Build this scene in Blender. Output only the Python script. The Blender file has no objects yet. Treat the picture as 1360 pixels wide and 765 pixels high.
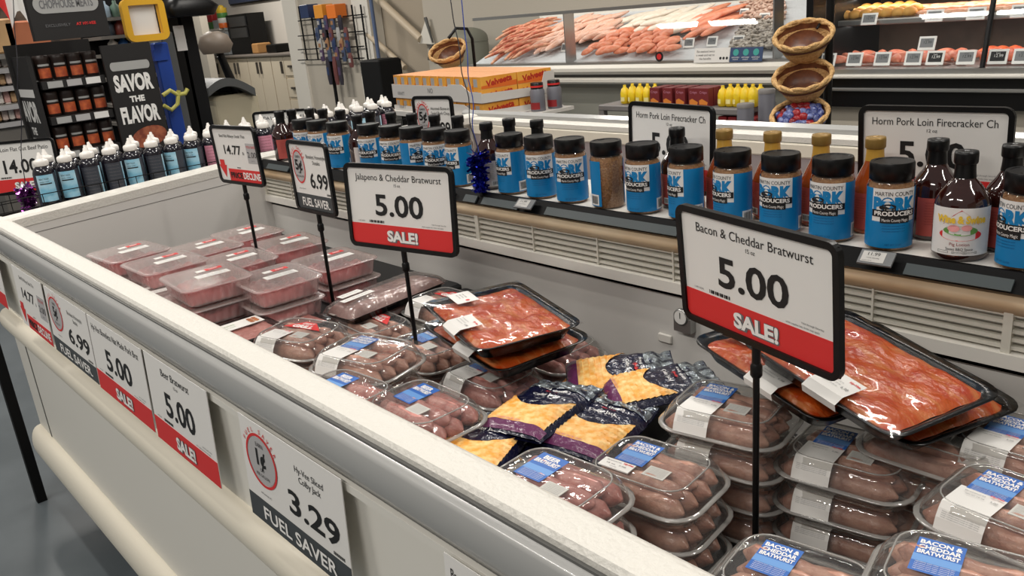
import bpy, math, random
from mathutils import Vector, Matrix, noise

# ---------------------------------------------------------------- camera, world, lights
FPX = 1114.93
CAM = Vector((0.0, 0.0, 1.35))
RX = Vector((0.67033082, 0.73684078, -0.08787632))     # camera right
RY = Vector((0.17908414, -0.27555609, -0.94445631))    # camera down
RZ = Vector((-0.72012878, 0.61736092, -0.31667024))    # camera forward
scene = bpy.context.scene
cd = bpy.data.cameras.new('camera')
cam = bpy.data.objects.new('camera', cd)
scene.collection.objects.link(cam)
cd.sensor_width = 36.0
cd.lens = FPX / 1360.0 * 36.0
cd.clip_start = 0.02
cd.clip_end = 80
Mx = Matrix.Identity(4)
for i in range(3):
    Mx[i][0] = RX[i]; Mx[i][1] = -RY[i]; Mx[i][2] = -RZ[i]; Mx[i][3] = CAM[i]
cam.matrix_world = Mx
scene.camera = cam
vs = scene.view_settings
vs.view_transform = 'Standard'
vs.look = 'None'
vs.gamma = 1.0
vs.use_curve_mapping = False
vs.exposure = 0.0
try:
    scene.cycles.transparent_max_bounces = 40
    scene.cycles.max_bounces = 10
    scene.cycles.sample_clamp_indirect = 4.0
except Exception:
    pass
world = bpy.data.worlds.new('store_light')
scene.world = world
world.use_nodes = True
bg = world.node_tree.nodes['Background']
bg.inputs[0].default_value = (1.0, 0.97, 0.93, 1)
bg.inputs[1].default_value = 0.24

def strip_light(x, y, z, sx, sy, power, col=(1.0, 0.95, 0.88)):
    ld = bpy.data.lights.new('fluorescent_tube', 'AREA')
    ld.shape = 'RECTANGLE'
    ld.size = sx; ld.size_y = sy; ld.energy = power; ld.color = col
    o = bpy.data.objects.new('fluorescent_tube', ld)
    o.location = (x, y, z)
    scene.collection.objects.link(o)
for lx, ly, pw in ((-0.9, 0.62, 9), (-0.9, 2.6, 30), (-3.2, 0.2, 22), (-3.2, 2.6, 26), (-5.8, 1.2, 30), (-5.8, 3.6, 30),
                   (-0.2, -1.6, 34), (-2.6, -1.6, 34), (-9.0, 3.2, 70), (1.2, 1.2, 26), (-12.8, 5.2, 60)):
    strip_light(lx, ly, 3.1, 1.3, 0.10, pw * 1.22)

# ---------------------------------------------------------------- helpers
def at(axis, px, py, val):
    r = RX * ((px - 680.0) / FPX) + RY * ((py - 382.5) / FPX) + RZ
    t = (val - CAM[axis]) / r[axis]
    return CAM + r * t
def at_x(px, py, v): return at(0, px, py, v)
def at_y(px, py, v): return at(1, px, py, v)
def at_z(px, py, v): return at(2, px, py, v)
def at_depth(px, py, d):
    return CAM + (RX * ((px - 680.0) / FPX) + RY * ((py - 382.5) / FPX) + RZ) * d

def lin(c):
    out = []
    for v in c:
        v /= 255.0
        out.append(v / 12.92 if v <= 0.04045 else ((v + 0.055) / 1.055) ** 2.4)
    return (out[0], out[1], out[2], 1.0)

def mat(name, rgb, rough=0.5, metal=0.0, spec=0.5, noise_amt=0.0, noise_scale=40.0, rgb2=None, bump=0.0, bump_scale=80.0, emit=None, coat=0.0):
    m = bpy.data.materials.new(name)
    m.use_nodes = True
    nt = m.node_tree
    b = nt.nodes['Principled BSDF']
    b.inputs['Base Color'].default_value = lin(rgb)
    b.inputs['Roughness'].default_value = rough
    b.inputs['Metallic'].default_value = metal
    if 'Specular IOR Level' in b.inputs: b.inputs['Specular IOR Level'].default_value = spec
    if coat: b.inputs['Coat Weight'].default_value = coat
    if rgb2 is not None or bump:
        tc = nt.nodes.new('ShaderNodeTexCoord')
        nz = nt.nodes.new('ShaderNodeTexNoise')
        nz.inputs['Scale'].default_value = noise_scale
        nz.inputs['Detail'].default_value = 4
        nt.links.new(tc.outputs['Object'], nz.inputs['Vector'])
        if rgb2 is not None:
            rp = nt.nodes.new('ShaderNodeValToRGB')
            rp.color_ramp.elements[0].position = 0.38
            rp.color_ramp.elements[1].position = 0.64
            rp.color_ramp.elements[0].color = lin(rgb)
            rp.color_ramp.elements[1].color = lin(rgb2)
            nt.links.new(nz.outputs['Fac'], rp.inputs['Fac'])
            nt.links.new(rp.outputs['Color'], b.inputs['Base Color'])
        if bump:
            n2 = nt.nodes.new('ShaderNodeTexNoise')
            n2.inputs['Scale'].default_value = bump_scale
            n2.inputs['Detail'].default_value = 3
            nt.links.new(tc.outputs['Object'], n2.inputs['Vector'])
            bp = nt.nodes.new('ShaderNodeBump')
            bp.inputs['Strength'].default_value = bump
            bp.inputs['Distance'].default_value = 0.01
            nt.links.new(n2.outputs['Fac'], bp.inputs['Height'])
            nt.links.new(bp.outputs['Normal'], b.inputs['Normal'])
    if emit:
        b.inputs['Emission Color'].default_value = lin(rgb)
        b.inputs['Emission Strength'].default_value = emit
    return m

def streak_mat(name, c1, c2, c3, sc=(22, 70, 30), rough=0.3):
    m = mat(name, c1, rough, rgb2=c2, noise_scale=30, bump=0.4, bump_scale=70, coat=0.35)
    nt = m.node_tree; b = nt.nodes['Principled BSDF']
    old = b.inputs['Base Color'].links[0].from_socket
    tc = nt.nodes.new('ShaderNodeTexCoord'); mp = nt.nodes.new('ShaderNodeMapping'); mp.inputs['Scale'].default_value = sc
    nz = nt.nodes.new('ShaderNodeTexNoise'); nz.inputs['Scale'].default_value = 1.0; nz.inputs['Detail'].default_value = 5; nz.inputs['Distortion'].default_value = 0.8
    rp = nt.nodes.new('ShaderNodeValToRGB'); rp.color_ramp.elements[0].position = 0.50; rp.color_ramp.elements[1].position = 0.66
    rp.color_ramp.elements[0].color = (0, 0, 0, 1); rp.color_ramp.elements[1].color = (0.85, 0.85, 0.85, 1)
    mx = nt.nodes.new('ShaderNodeMix'); mx.data_type = 'RGBA'
    nt.links.new(tc.outputs['Object'], mp.inputs['Vector']); nt.links.new(mp.outputs['Vector'], nz.inputs['Vector']); nt.links.new(nz.outputs['Fac'], rp.inputs['Fac'])
    nt.links.new(rp.outputs['Color'], mx.inputs['Factor']); nt.links.new(old, mx.inputs['A']); mx.inputs['B'].default_value = lin(c3)
    nt.links.new(mx.outputs['Result'], b.inputs['Base Color'])
    return m

def clear_mat(name, tint=(240, 240, 240), body=0.0, body_rgb=(230, 230, 230), rough=0.06, ior=1.45, fmin=0.03, bump=0.0, bscale=60):
    """thin clear plastic or glass: see-through, with a fresnel gloss and an optional milky body"""
    m = bpy.data.materials.new(name)
    m.use_nodes = True
    nt = m.node_tree
    nt.nodes.clear()
    out = nt.nodes.new('ShaderNodeOutputMaterial')
    tr = nt.nodes.new('ShaderNodeBsdfTransparent'); tr.inputs[0].default_value = lin(tint)
    gl = nt.nodes.new('ShaderNodeBsdfGlossy'); gl.inputs['Roughness'].default_value = rough
    gl.inputs[0].default_value = (1, 1, 1, 1)
    fr = nt.nodes.new('ShaderNodeLayerWeight'); fr.inputs['Blend'].default_value = 0.5
    pw = nt.nodes.new('ShaderNodeMath'); pw.operation = 'POWER'; pw.inputs[1].default_value = 4.5
    mx = nt.nodes.new('ShaderNodeMath'); mx.operation = 'MULTIPLY_ADD'; mx.inputs[1].default_value = 0.85 * (1 - fmin); mx.inputs[2].default_value = fmin
    nt.links.new(fr.outputs['Facing'], pw.inputs[0])
    mix = nt.nodes.new('ShaderNodeMixShader')
    nt.links.new(pw.outputs[0], mx.inputs[0])
    nt.links.new(mx.outputs[0], mix.inputs[0])
    base = tr
    if body > 0:
        df = nt.nodes.new('ShaderNodeBsdfDiffuse'); df.inputs[0].default_value = lin(body_rgb)
        mb = nt.nodes.new('ShaderNodeMixShader'); mb.inputs[0].default_value = body
        nt.links.new(tr.outputs[0], mb.inputs[1]); nt.links.new(df.outputs[0], mb.inputs[2])
        base = mb
    nt.links.new(base.outputs[0], mix.inputs[1])
    nt.links.new(gl.outputs[0], mix.inputs[2])
    if bump:
        tc = nt.nodes.new('ShaderNodeTexCoord')
        n2 = nt.nodes.new('ShaderNodeTexNoise'); n2.inputs['Scale'].default_value = bscale; n2.inputs['Detail'].default_value = 2
        bp = nt.nodes.new('ShaderNodeBump'); bp.inputs['Strength'].default_value = bump; bp.inputs['Distance'].default_value = 0.01
        nt.links.new(tc.outputs['Object'], n2.inputs['Vector'])
        nt.links.new(n2.outputs['Fac'], bp.inputs['Height'])
        nt.links.new(bp.outputs['Normal'], gl.inputs['Normal'])
        nt.links.new(bp.outputs['Normal'], fr.inputs['Normal'])
    nt.links.new(mix.outputs[0], out.inputs[0])
    return m

class G:
    """collects shapes and links them as ONE mesh object"""
    def __init__(s):
        s.v = []; s.f = []; s.m = []; s.s = []
    def add(s, vs_, fs, mi=0, smooth=False, M=None):
        o = len(s.v)
        for p in vs_:
            p = Vector(p)
            s.v.append(M @ p if M is not None else p)
        for f in fs:
            s.f.append([i + o for i in f]); s.m.append(mi); s.s.append(smooth)
        return s
    def box(s, x0, x1, y0, y1, z0, z1, mi=0, M=None):
        v = [(x, y, z) for z in (z0, z1) for y in (y0, y1) for x in (x0, x1)]
        f = [(0, 2, 3, 1), (4, 5, 7, 6), (0, 1, 5, 4), (2, 6, 7, 3), (0, 4, 6, 2), (1, 3, 7, 5)]
        return s.add(v, f, mi, False, M)
    def loft(s, rings, mi=0, smooth=True, cap0=False, cap1=False, closed=True, M=None):
        n = len(rings[0]); v = [p for r in rings for p in r]; f = []
        for a in range(len(rings) - 1):
            for i in range(n if closed else n - 1):
                j = (i + 1) % n
                f.append((a * n + i, a * n + j, (a + 1) * n + j, (a + 1) * n + i))
        s.add(v, f, mi, smooth, M)
        if cap0: s.add(rings[0], [tuple(reversed(range(n)))], mi, False, M)
        if cap1: s.add(rings[-1], [tuple(range(n))], mi, False, M)
        return s
    def lathe(s, prof, n=20, mi=0, smooth=True, M=None, cap0=True, cap1=True):
        rings = [[(r * math.cos(2 * math.pi * k / n), r * math.sin(2 * math.pi * k / n), z) for k in range(n)] for r, z in prof]
        return s.loft(rings, mi, smooth, cap0, cap1, True, M)
    def tube(s, path, r, n=8, mi=0, M=None, caps=True, smooth=True):
        path = [Vector(p) for p in path]; rings = []
        rr = r if isinstance(r, (list, tuple)) else [r] * len(path)
        prev = None
        for i, p in enumerate(path):
            d = (path[min(i + 1, len(path) - 1)] - path[max(i - 1, 0)]).normalized()
            if prev is None:
                up = Vector((0, 0, 1)) if abs(d.z) < 0.9 else Vector((1, 0, 0))
                a = d.cross(up).normalized()
            else:
                a = (prev - d * prev.dot(d)).normalized()
            prev = a
            b = d.cross(a)
            rings.append([p + (a * math.cos(2 * math.pi * k / n) + b * math.sin(2 * math.pi * k / n)) * rr[i] for k in range(n)])
        return s.loft(rings, mi, smooth, caps, caps, True, M)
    def extrude_x(s, prof, x0, x1, mi=0, smooth=False, closed=True, caps=True, x0f=None):
        """profile of (y, z) points swept along X; x0f(y, z) may shift the left end"""
        a = [((x0f(y, z) if x0f else x0), y, z) for y, z in prof]; b = [(x1, y, z) for y, z in prof]
        return s.loft([a, b], mi, smooth, caps and closed, caps and closed, closed)
    def grid(s, fn, nu, nv, mi=0, smooth=True, M=None):
        v = [fn(i / nu, j / nv) for j in range(nv + 1) for i in range(nu + 1)]
        f = [(j * (nu + 1) + i, j * (nu + 1) + i + 1, (j + 1) * (nu + 1) + i + 1, (j + 1) * (nu + 1) + i) for j in range(nv) for i in range(nu)]
        return s.add(v, f, mi, smooth, M)
    def text(s, txt, fn, u, v, h, w=None, align='C', mi=0, bold=0.0, maxw=None):
        """lettering: cap height h, baseline centre (u, v), mapped to space by fn(u, v)"""
        tv, tf, x0, x1 = text_geo(txt, bold)
        sy = h / 0.729
        sx = sy if w is None else w / max(1e-6, x1 - x0)
        if maxw and (x1 - x0) * sx > maxw: sx = maxw / (x1 - x0)
        off = {'C': -(x0 + x1) / 2, 'L': -x0, 'R': -x1}[align]
        pts = [fn(u + (x + off) * sx, v + y * sy) for x, y in tv]
        return s.add(pts, tf, mi, False)
    def build(s, name, mats, parent=None, loc=None, rotz=0.0, M=None):
        me = bpy.data.meshes.new(name)
        me.from_pydata([tuple(p) for p in s.v], [], s.f)
        if not isinstance(mats, (list, tuple)): mats = [mats]
        for m in mats: me.materials.append(m)
        for p, mi, sm in zip(me.polygons, s.m, s.s):
            p.material_index = mi; p.use_smooth = sm
        me.validate(verbose=False)
        o = bpy.data.objects.new(name, me)
        scene.collection.objects.link(o)
        if loc is not None: o.location = loc
        if rotz: o.rotation_euler = (0, 0, rotz)
        if M is not None: o.matrix_world = M
        if parent is not None: o.parent = parent
        return o

_tc = {}
def text_geo(txt, bold=0.0):
    k = (txt, bold)
    if k in _tc: return _tc[k]
    cu = bpy.data.curves.new('lettering', 'FONT')
    cu.body = txt; cu.size = 1.0; cu.resolution_u = 3; cu.offset = bold
    ob = bpy.data.objects.new('lettering', cu)
    scene.collection.objects.link(ob)
    dg = bpy.context.evaluated_depsgraph_get(); dg.update()
    me = bpy.data.meshes.new_from_object(ob.evaluated_get(dg))
    v = [(p.co.x, p.co.y) for p in me.vertices]
    f = [tuple(p.vertices) for p in me.polygons]
    bpy.data.objects.remove(ob); bpy.data.curves.remove(cu); bpy.data.meshes.remove(me)
    xs = [p[0] for p in v] or [0, 1]
    _tc[k] = (v, f, min(xs), max(xs))
    return _tc[k]

def flat_xz(y=-0.0006, M=None):       # upright face looking to -y
    return lambda u, v: Vector((u, y, v))
def flat_xy(z=0.0006):                # lying face looking up
    return lambda u, v: Vector((u, v, z))
def on_cyl(r, a0=0.0, cz=0.0):        # label round a bottle; u runs to the right seen from -y
    return lambda u, v: Vector((r * math.sin(a0 + u / r), -r * math.cos(a0 + u / r), cz + v))

def rrect(hx, hy, r, z=0.0, n=5, dx=0.0, dy=0.0):
    r = min(r, hx, hy); pts = []
    for cx, cy, a0 in ((hx - r, hy - r, 0), (-hx + r, hy - r, 90), (-hx + r, -hy + r, 180), (hx - r, -hy + r, 270)):
        for k in range(n + 1):
            a = math.radians(a0 + 90.0 * k / n)
            pts.append((cx + r * math.cos(a) + dx, cy + r * math.sin(a) + dy, z))
    return pts

def tag(o, label, cat, group=None, kind=None):
    if label: o['label'] = label
    if cat: o['category'] = cat
    if group: o['group'] = group
    if kind: o['kind'] = kind
    return o
def thing(name, loc, label, cat, group=None, rotz=0.0, rot=None):
    o = bpy.data.objects.new(name, None)
    o.empty_display_size = 0.05
    scene.collection.objects.link(o)
    o.location = loc
    o.rotation_euler = rot if rot is not None else (0, 0, rotz)
    return tag(o, label, cat, group)
def structure(o):
    o['kind'] = 'structure'; return o
def kids(o): return [c for c in o.children]
def dup(root, loc, rot, label, group=None):
    r = root.copy(); scene.collection.objects.link(r)
    r.location = loc; r.rotation_euler = rot
    r['label'] = label
    if group: r['group'] = group
    for ch in list(root.children):
        c = ch.copy(); scene.collection.objects.link(c); c.parent = r
        for g in list(ch.children):
            d = g.copy(); scene.collection.objects.link(d); d.parent = c
    return r
ORD = ['first', 'second', 'third', 'fourth', 'fifth', 'sixth', 'seventh', 'eighth', 'ninth', 'tenth', 'eleventh', 'twelfth',
       'thirteenth', 'fourteenth', 'fifteenth', 'sixteenth', 'seventeenth', 'eighteenth', 'nineteenth', 'twentieth']
R = math.radians

# ---------------------------------------------------------------- materials
WHITE = mat('white_enamel', (226, 222, 214), 0.35)
RAILM = mat('textured_white_rail', (218, 215, 207), 0.45, bump=0.25, bump_scale=160)
LINER = mat('liner_white', (216, 213, 208), 0.5)
CREAM = mat('cream_panel', (224, 221, 212), 0.45)
BUMP_ = mat('cream_bumper', (226, 219, 202), 0.4)
SILVER = mat('grey_vinyl_band', (166, 166, 164), 0.22, spec=0.5, coat=0.15)
DKGREY = mat('dark_grey_trim', (90, 90, 88), 0.4)
BEIGE = mat('stained_beige_rail', (206, 186, 156), 0.5, rgb2=(186, 158, 124), noise_scale=5)
GRILLE = mat('grille_cream', (206, 202, 190), 0.5)
SHADOW = mat('grille_shade', (60, 56, 50), 0.8)  # dark colour stands in for the shade behind the grille slats
BLACK = mat('black_plastic', (9, 9, 10), 0.35, spec=0.3)
EDGE = mat('shelf_edge_black', (8, 8, 9), 0.5, spec=0.12)
MBLACK = mat('matt_black', (12, 12, 13), 0.7, spec=0.25)
STEEL = mat('brushed_steel', (170, 170, 168), 0.3, metal=0.8)
CHAN = mat('clear_price_channel', (60, 68, 70), 0.45, spec=0.3)
PAPER = mat('white_paper', (226, 224, 220), 0.6)
INK = mat('black_ink', (14, 14, 15), 0.6)
INKG = mat('grey_ink', (110, 110, 112), 0.6)
RED = mat('sale_red', (212, 42, 42), 0.5)
DRED = mat('dark_red', (140, 30, 34), 0.5)
FUELG = mat('fuel_band_grey', (62, 66, 68), 0.5)
SILVG = mat('coin_grey', (176, 174, 174), 0.5)
WINK = mat('white_ink', (236, 234, 230), 0.6)
# ---------------------------------------------------------------- setting: floor and walls
g = G(); g.add([(-19, -4, 0), (4, -4, 0), (4, 7.0, 0), (-19, 7.0, 0)], [(0, 1, 2, 3)])
FLOORM = mat('blue_grey_floor_tile', (90, 97, 101), 0.3, rgb2=(100, 107, 111), noise_scale=4)
structure(g.build('floor', FLOORM))

# ---------------------------------------------------------------- the chest freezer island
XL, XR = -2.60, 0.75
YI, YO = 0.462, 0.410          # inner / outer edge of the front rail
YB = 1.215                     # back wall of the front well
ZR = 0.920                     # front rail height
ZF = 0.575                     # well floor
SHELF = 0.948
island = thing('freezer_island', (-0.9, 1.25, 0), 'long white open-top refrigerated island case with slatted centre canopy', 'freezer')
def part(gm, name, mats, par=island):
    o = gm.build(name, mats)
    o.parent = par
    o.matrix_parent_inverse = Matrix.Translation(par.location).inverted()
    return o
# front rail: flat bright top and a bevel down to the inside
g = G(); g.extrude_x([(YI + 0.004, ZR - 0.03), (YI + 0.002, ZR - 0.008), (YI - 0.006, ZR - 0.002), (YI - 0.013, ZR), (YO + 0.004, ZR + 0.002), (YO, ZR - 0.003), (YO, ZR - 0.02), (YO + 0.01, ZR - 0.03)], XL - 0.10, XR)
part(g, 'front_rail', RAILM)
# glossy grey band under the rail, slightly bulged, with dark joint lines
prof = [(YO + 0.012, ZR - 0.012)]
for k in range(9):
    a = k / 8; prof.append((YO - 0.010 - 0.008 * math.sin(math.pi * (0.06 + 0.88 * a)) ** 0.6, ZR - 0.013 - 0.052 * a))
prof += [(YO + 0.012, ZR - 0.066)]
g = G(); g.extrude_x(prof, XL - 0.10, XR, smooth=True, closed=False)
part(g, 'grey_band', SILVER)
g = G(); g.box(XL - 0.10, XR, YO - 0.010, YO + 0.012, ZR - 0.071, ZR - 0.0645)
g.box(XL - 0.10, XR, YO - 0.004, YO + 0.012, ZR - 0.0125, ZR - 0.0095)
part(g, 'band_joint', DKGREY)
g = G(); g.box(XL - 0.10, XR, YO - 0.016, YO + 0.012, ZR - 0.083, ZR - 0.072)
part(g, 'card_channel', CREAM)
YP = YO - 0.004                # face of the upper panel
g = G(); g.box(XL - 0.10, XR, YP, YP + 0.03, 0.62, ZR - 0.07)
part(g, 'upper_panel', CREAM)
def bar(yc, zc, ry, rz, n=14):
    return [(yc - ry * abs(math.sin(t)) ** 0.8 * (1 if math.sin(t) >= 0 else 0), zc + rz * math.cos(t)) for t in [math.pi * k / n for k in range(n + 1)]]
g = G(); g.extrude_x([(YP + 0.02, 0.662)] + bar(YP, 0.628, 0.028, 0.034) + [(YP + 0.02, 0.594)], XL - 0.10, XR, smooth=True)
part(g, 'upper_bumper', BUMP_)
g = G(); g.box(XL - 0.10, XR, YP - 0.004, YP + 0.03, 0.27, 0.60)
for xx in (XL + 0.03,):
    g.box(xx - 0.002, xx + 0.002, YP - 0.006, YP, 0.29, 0.59, 1)
part(g, 'lower_panel', [CREAM, DKGREY])
g = G(); g.extrude_x([(YP + 0.02, 0.288)] + bar(YP - 0.004, 0.232, 0.034, 0.056) + [(YP + 0.02, 0.176)], XL - 0.10, XR, smooth=True)
part(g, 'lower_bumper', BUMP_)
g = G(); g.box(XL, XR, YP + 0.10, 2.02, 0.002, 0.18)
part(g, 'toe_kick', DKGREY)
# end rail (rises a little towards the canopy) and the end panel under it
def endring(y, z):
    return [(XL + 0.002, y, z - 0.03), (XL + 0.002, y, z - 0.006), (XL - 0.006, y, z), (XL - 0.045, y, z + 0.003), (XL - 0.062, y, z - 0.012),
            (XL - 0.070, y, z - 0.010), (XL - 0.104, y, z - 0.014), (XL - 0.112, y, z - 0.02), (XL - 0.112, y, z - 0.05), (XL - 0.05, y, z - 0.05)]
zb = 0.962
g = G(); g.loft([endring(YO + 0.002, ZR + 0.0005), endring(1.23, zb), endring(2.16, zb - 0.002)], smooth=False, cap0=True, cap1=True)
part(g, 'end_rail', RAILM)
g = G(); g.box(XL - 0.10, XL - 0.03, YO + 0.01, 2.14, 0.18, ZR - 0.055)
part(g, 'end_panel', CREAM)
# inner liner of the front well
g = G()
g.add([(XL, YI, ZR - 0.012), (XL, YB, zb - 0.012), (XL, YB, ZF), (XL, YI, ZF), (XR, YI, ZR - 0.012), (XR, YB, ZR), (XR, YB, ZF), (XR, YI, ZF)],
      [(0, 3, 2, 1), (3, 7, 6, 2), (0, 4, 7, 3), (1, 2, 6, 5)])
part(g, 'well_liner', LINER)
g = G()
g.add([(XL + 0.001, YI, ZR - 0.050), (XL + 0.001, YB, zb - 0.064), (XL + 0.001, YB, zb - 0.0625), (XL + 0.001, YI, ZR - 0.0485)], [(0, 1, 2, 3)])
part(g, 'liner_seam', DKGREY)
# canopy: beige rail, grille, lip
g = G()
g.box(XL, XR, YB + 0.0, YB + 0.02, 0.800, 0.83)
g.add([(XL, YB - 0.020, 0.835), (XR, YB - 0.020, 0.835), (XR, YB - 0.020, 0.814), (XL, YB - 0.020, 0.814), (XL, YB, 0.808), (XR, YB, 0.808), (XL, YB + 0.02, 0.838), (XR, YB + 0.02, 0.838)],
      [(0, 3, 2, 1), (3, 4, 5, 2), (0, 1, 7, 6)])
part(g, 'grille_lip', WHITE)
g = G(); g.box(XL, XR, YB + 0.022, YB + 0.03, 0.83, 0.90)  # thin dark sheet painted as the shade between the slats
part(g, 'grille_shade', SHADOW)
edges = [XL, -1.505, -0.365, XR]
for a in range(3):
    x0, x1 = edges[a], edges[a + 1]
    g = G()
    w = 0.006
    g.box(x0, x0 + w, YB - 0.016, YB + 0.02, 0.832, 0.896)
    g.box(x1 - w, x1, YB - 0.016, YB + 0.02, 0.832, 0.896)
    for k in range(5):
        z = 0.843 + k * 0.0122
        g.box(x0, x1, YB - 0.012, YB + 0.016, z - 0.0027, z + 0.0027)
    n = 6
    for k in range(1, n):
        x = x0 + (x1 - x0) * k / n
        g.box(x - 0.0016, x + 0.0016, YB - 0.0145, YB + 0.012, 0.834, 0.894)
    part(g, 'grille', GRILLE)
g = G()
pr = [(YB + 0.01, 0.927)] + [(YB - 0.012 - 0.012 * math.sin(math.pi * k / 10), 0.925 - 0.034 * k / 10) for k in range(11)] + [(YB + 0.01, 0.891)]
g.extrude_x(pr, XL, XR, smooth=True)
part(g, 'beige_rail', BEIGE)
YC0, YC1 = YB - 0.012, 1.43
g = G()
g.box(XL, XR, YB, YC1, SHELF - 0.018, SHELF)
g.box(XL, XR, YB + 0.03, YC1 - 0.005, 0.60, SHELF - 0.018)
part(g, 'canopy_shelf', WHITE)
# black price channel along the shelf edge with clear inserts
g = G()
g.extrude_x([(YB + 0.004, SHELF + 0.002), (YB - 0.006, SHELF + 0.003), (YB - 0.026, SHELF - 0.0215), (YB + 0.004, SHELF - 0.0215)], XL, XR)
part(g, 'shelf_edge', EDGE)
for p0, p1 in ((356, 384), (498, 604), (618, 634), (642, 690), (726, 902), (1203, 1346)):
    xa = at_y(p0, 215 + 0.165 * (p0 - 340), YB - 0.02).x; xb = at_y(p1, 215 + 0.165 * (p1 - 340), YB - 0.02).x
    g = G()
    g.extrude_x([(YB - 0.0150, SHELF - 0.006), (YB - 0.0180, SHELF - 0.004), (YB - 0.0300, SHELF - 0.0175), (YB - 0.0270, SHELF - 0.0195)], xa, xb)
    part(g, 'channel_insert', CHAN)
# rear well and rear rail
YR = 2.10
g = G()
g.add([(XL, YC1, SHELF), (XR, YC1, SHELF), (XR, YC1, 0.6), (XL, YC1, 0.6), (XL, YR, 0.6), (XR, YR, 0.6), (XL, YR, 0.93), (XR, YR, 0.93)],
      [(0, 1, 2, 3), (3, 2, 5, 4), (4, 5, 7, 6)])
WELLB = mat('rear_liner_grey', (150, 140, 140), 0.55)
part(g, 'rear_well_liner', WELLB)
g = G(); g.extrude_x([(YR + 0.004, 0.885), (YR - 0.006, 0.893), (YR - 0.006, 0.925), (YR + 0.004, 0.931)], XL, XR)
part(g, 'rear_inner_trim', BUMP_)
g = G(); g.extrude_x([(YR, 0.925), (YR, 0.945), (YR + 0.01, 0.952), (YR + 0.05, 0.952), (YR + 0.055, 0.93), (YR + 0.05, 0.925)], XL - 0.1, XR)
part(g, 'rear_rail', RAILM)
g = G(); g.extrude_x([(YR + 0.035, 0.950), (YR + 0.035, 0.964), (YR + 0.05, 0.974), (YR + 0.075, 0.970), (YR + 0.08, 0.90), (YR + 0.05, 0.90)], XL - 0.1, XR)
part(g, 'rear_band', SILVER)
g = G(); g.box(XL - 0.1, XR, YR + 0.01, YR + 0.05, 0.18, 0.93)
part(g, 'rear_panel', CREAM)
# small fittings on the back wall of the well
th = thing('thermometer', at_y(905, 421, YB - 0.015), 'small round dial thermometer clipped to the back wall behind the bacon bratwurst sign', 'thermometer')
M = Matrix.Rotation(R(90), 4, 'X')
g = G(); g.lathe([(0.014, -0.006), (0.0165, -0.004), (0.0165, 0.003), (0.014, 0.004)], 24, M=M); g.build('dial_case', STEEL, th)
g = G(); g.lathe([(0.0135, 0.0), (0.0135, 0.0046)], 24, M=M, cap0=False); g.build('dial_face', PAPER, th)
g = G(); g.box(-0.0006, 0.0006, -0.0056, -0.0050, -0.002, 0.010); g.build('needle', INK, th)
g = G(); g.box(-0.017, 0.022, -0.002, 0.014, -0.030, -0.002); g.build('bracket', STEEL, th)
for px, py, dsc in ((884, 449, 'upper small white cover plate on the back wall left of the thermometer'), (886, 484, 'lower small white cover plate on the back wall near the cheese packs')):
    g = G(); g.loft([rrect(0.016, 0.009, 0.003, 0), rrect(0.016, 0.009, 0.003, 0.003), rrect(0.014, 0.007, 0.003, 0.004)], cap1=True, M=M)
    tag(g.build('cover_plate', WHITE, None, at_y(px, py, YB - 0.001)), dsc, 'cover plate', 'cover plates on the back wall')

# ---------------------------------------------------------------- standing price signs
def frame_ring(hx, hz, r, t, d):
    g = G(); M = Matrix.Rotation(R(90), 4, 'X')
    o = rrect(hx, hz, r, 0, 6); i = rrect(hx - t, hz - t, max(r - t, 0.004), 0, 6)
    def lay(p, z): return [(x, y, z) for x, y, _ in p]
    g.loft([lay(i, -d / 2), lay(o, -d / 2), lay(o, d / 2), lay(i, d / 2), lay(i, -d / 2)], smooth=False, M=M)
    return g
SIGNB = mat('sign_frame_black', (9, 9, 10), 0.35, spec=0.3)
def coin(gred, ggrey, gink, cx, cz, rx, rz, txt):
    n = 40
    def ell(k, s): a = 2 * math.pi * k / n; return (cx + rx * s * math.cos(a), cz + rz * s * math.sin(a))
    def ringm(gm, s0, s1, y):
        v = [Vector((ell(k, s)[0], y, ell(k, s)[1])) for s in (s0, s1) for k in range(n)]
        gm.add(v, [(k, n + k, n + (k + 1) % n, (k + 1) % n) for k in range(n)])
    ringm(gred, 1.0, 0.90, -0.0014)
    ggrey.add([Vector((ell(k, 0.88)[0], -0.0012, ell(k, 0.88)[1])) for k in range(n)], [tuple(reversed(range(n)))])
    fn = flat_xz(-0.0018)
    gink.text('EARN', fn, cx, cz + rz * 0.52, rz * 0.16)
    gink.text(txt, fn, cx, cz - rz * 0.18, rz * 0.62, maxw=rx * 1.5, bold=0.03)
    gink.text('OFF', fn, cx, cz - rz * 0.42, rz * 0.13)
    gink.text('PER GALLON', fn, cx, cz - rz * 0.62, rz * 0.12, maxw=rx * 1.2)
    # FUEL SAVER round the top
    s = 'FUEL SAVER'
    for q, ch in enumerate(s):
        if ch == ' ': continue
        a = R(150 - 120 * q / (len(s) - 1))
        ca, sa = math.cos(a - R(90)), math.sin(a - R(90))
        bx, bz = cx + rx * 1.06 * math.cos(a), cz + rz * 1.06 * math.sin(a)
        gred.text(ch, (lambda u, v, ca=ca, sa=sa, bx=bx, bz=bz: Vector((bx + u * ca - v * sa, -0.0016, bz + u * sa + v * ca))), 0, 0, rz * 0.17, bold=0.015)

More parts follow.
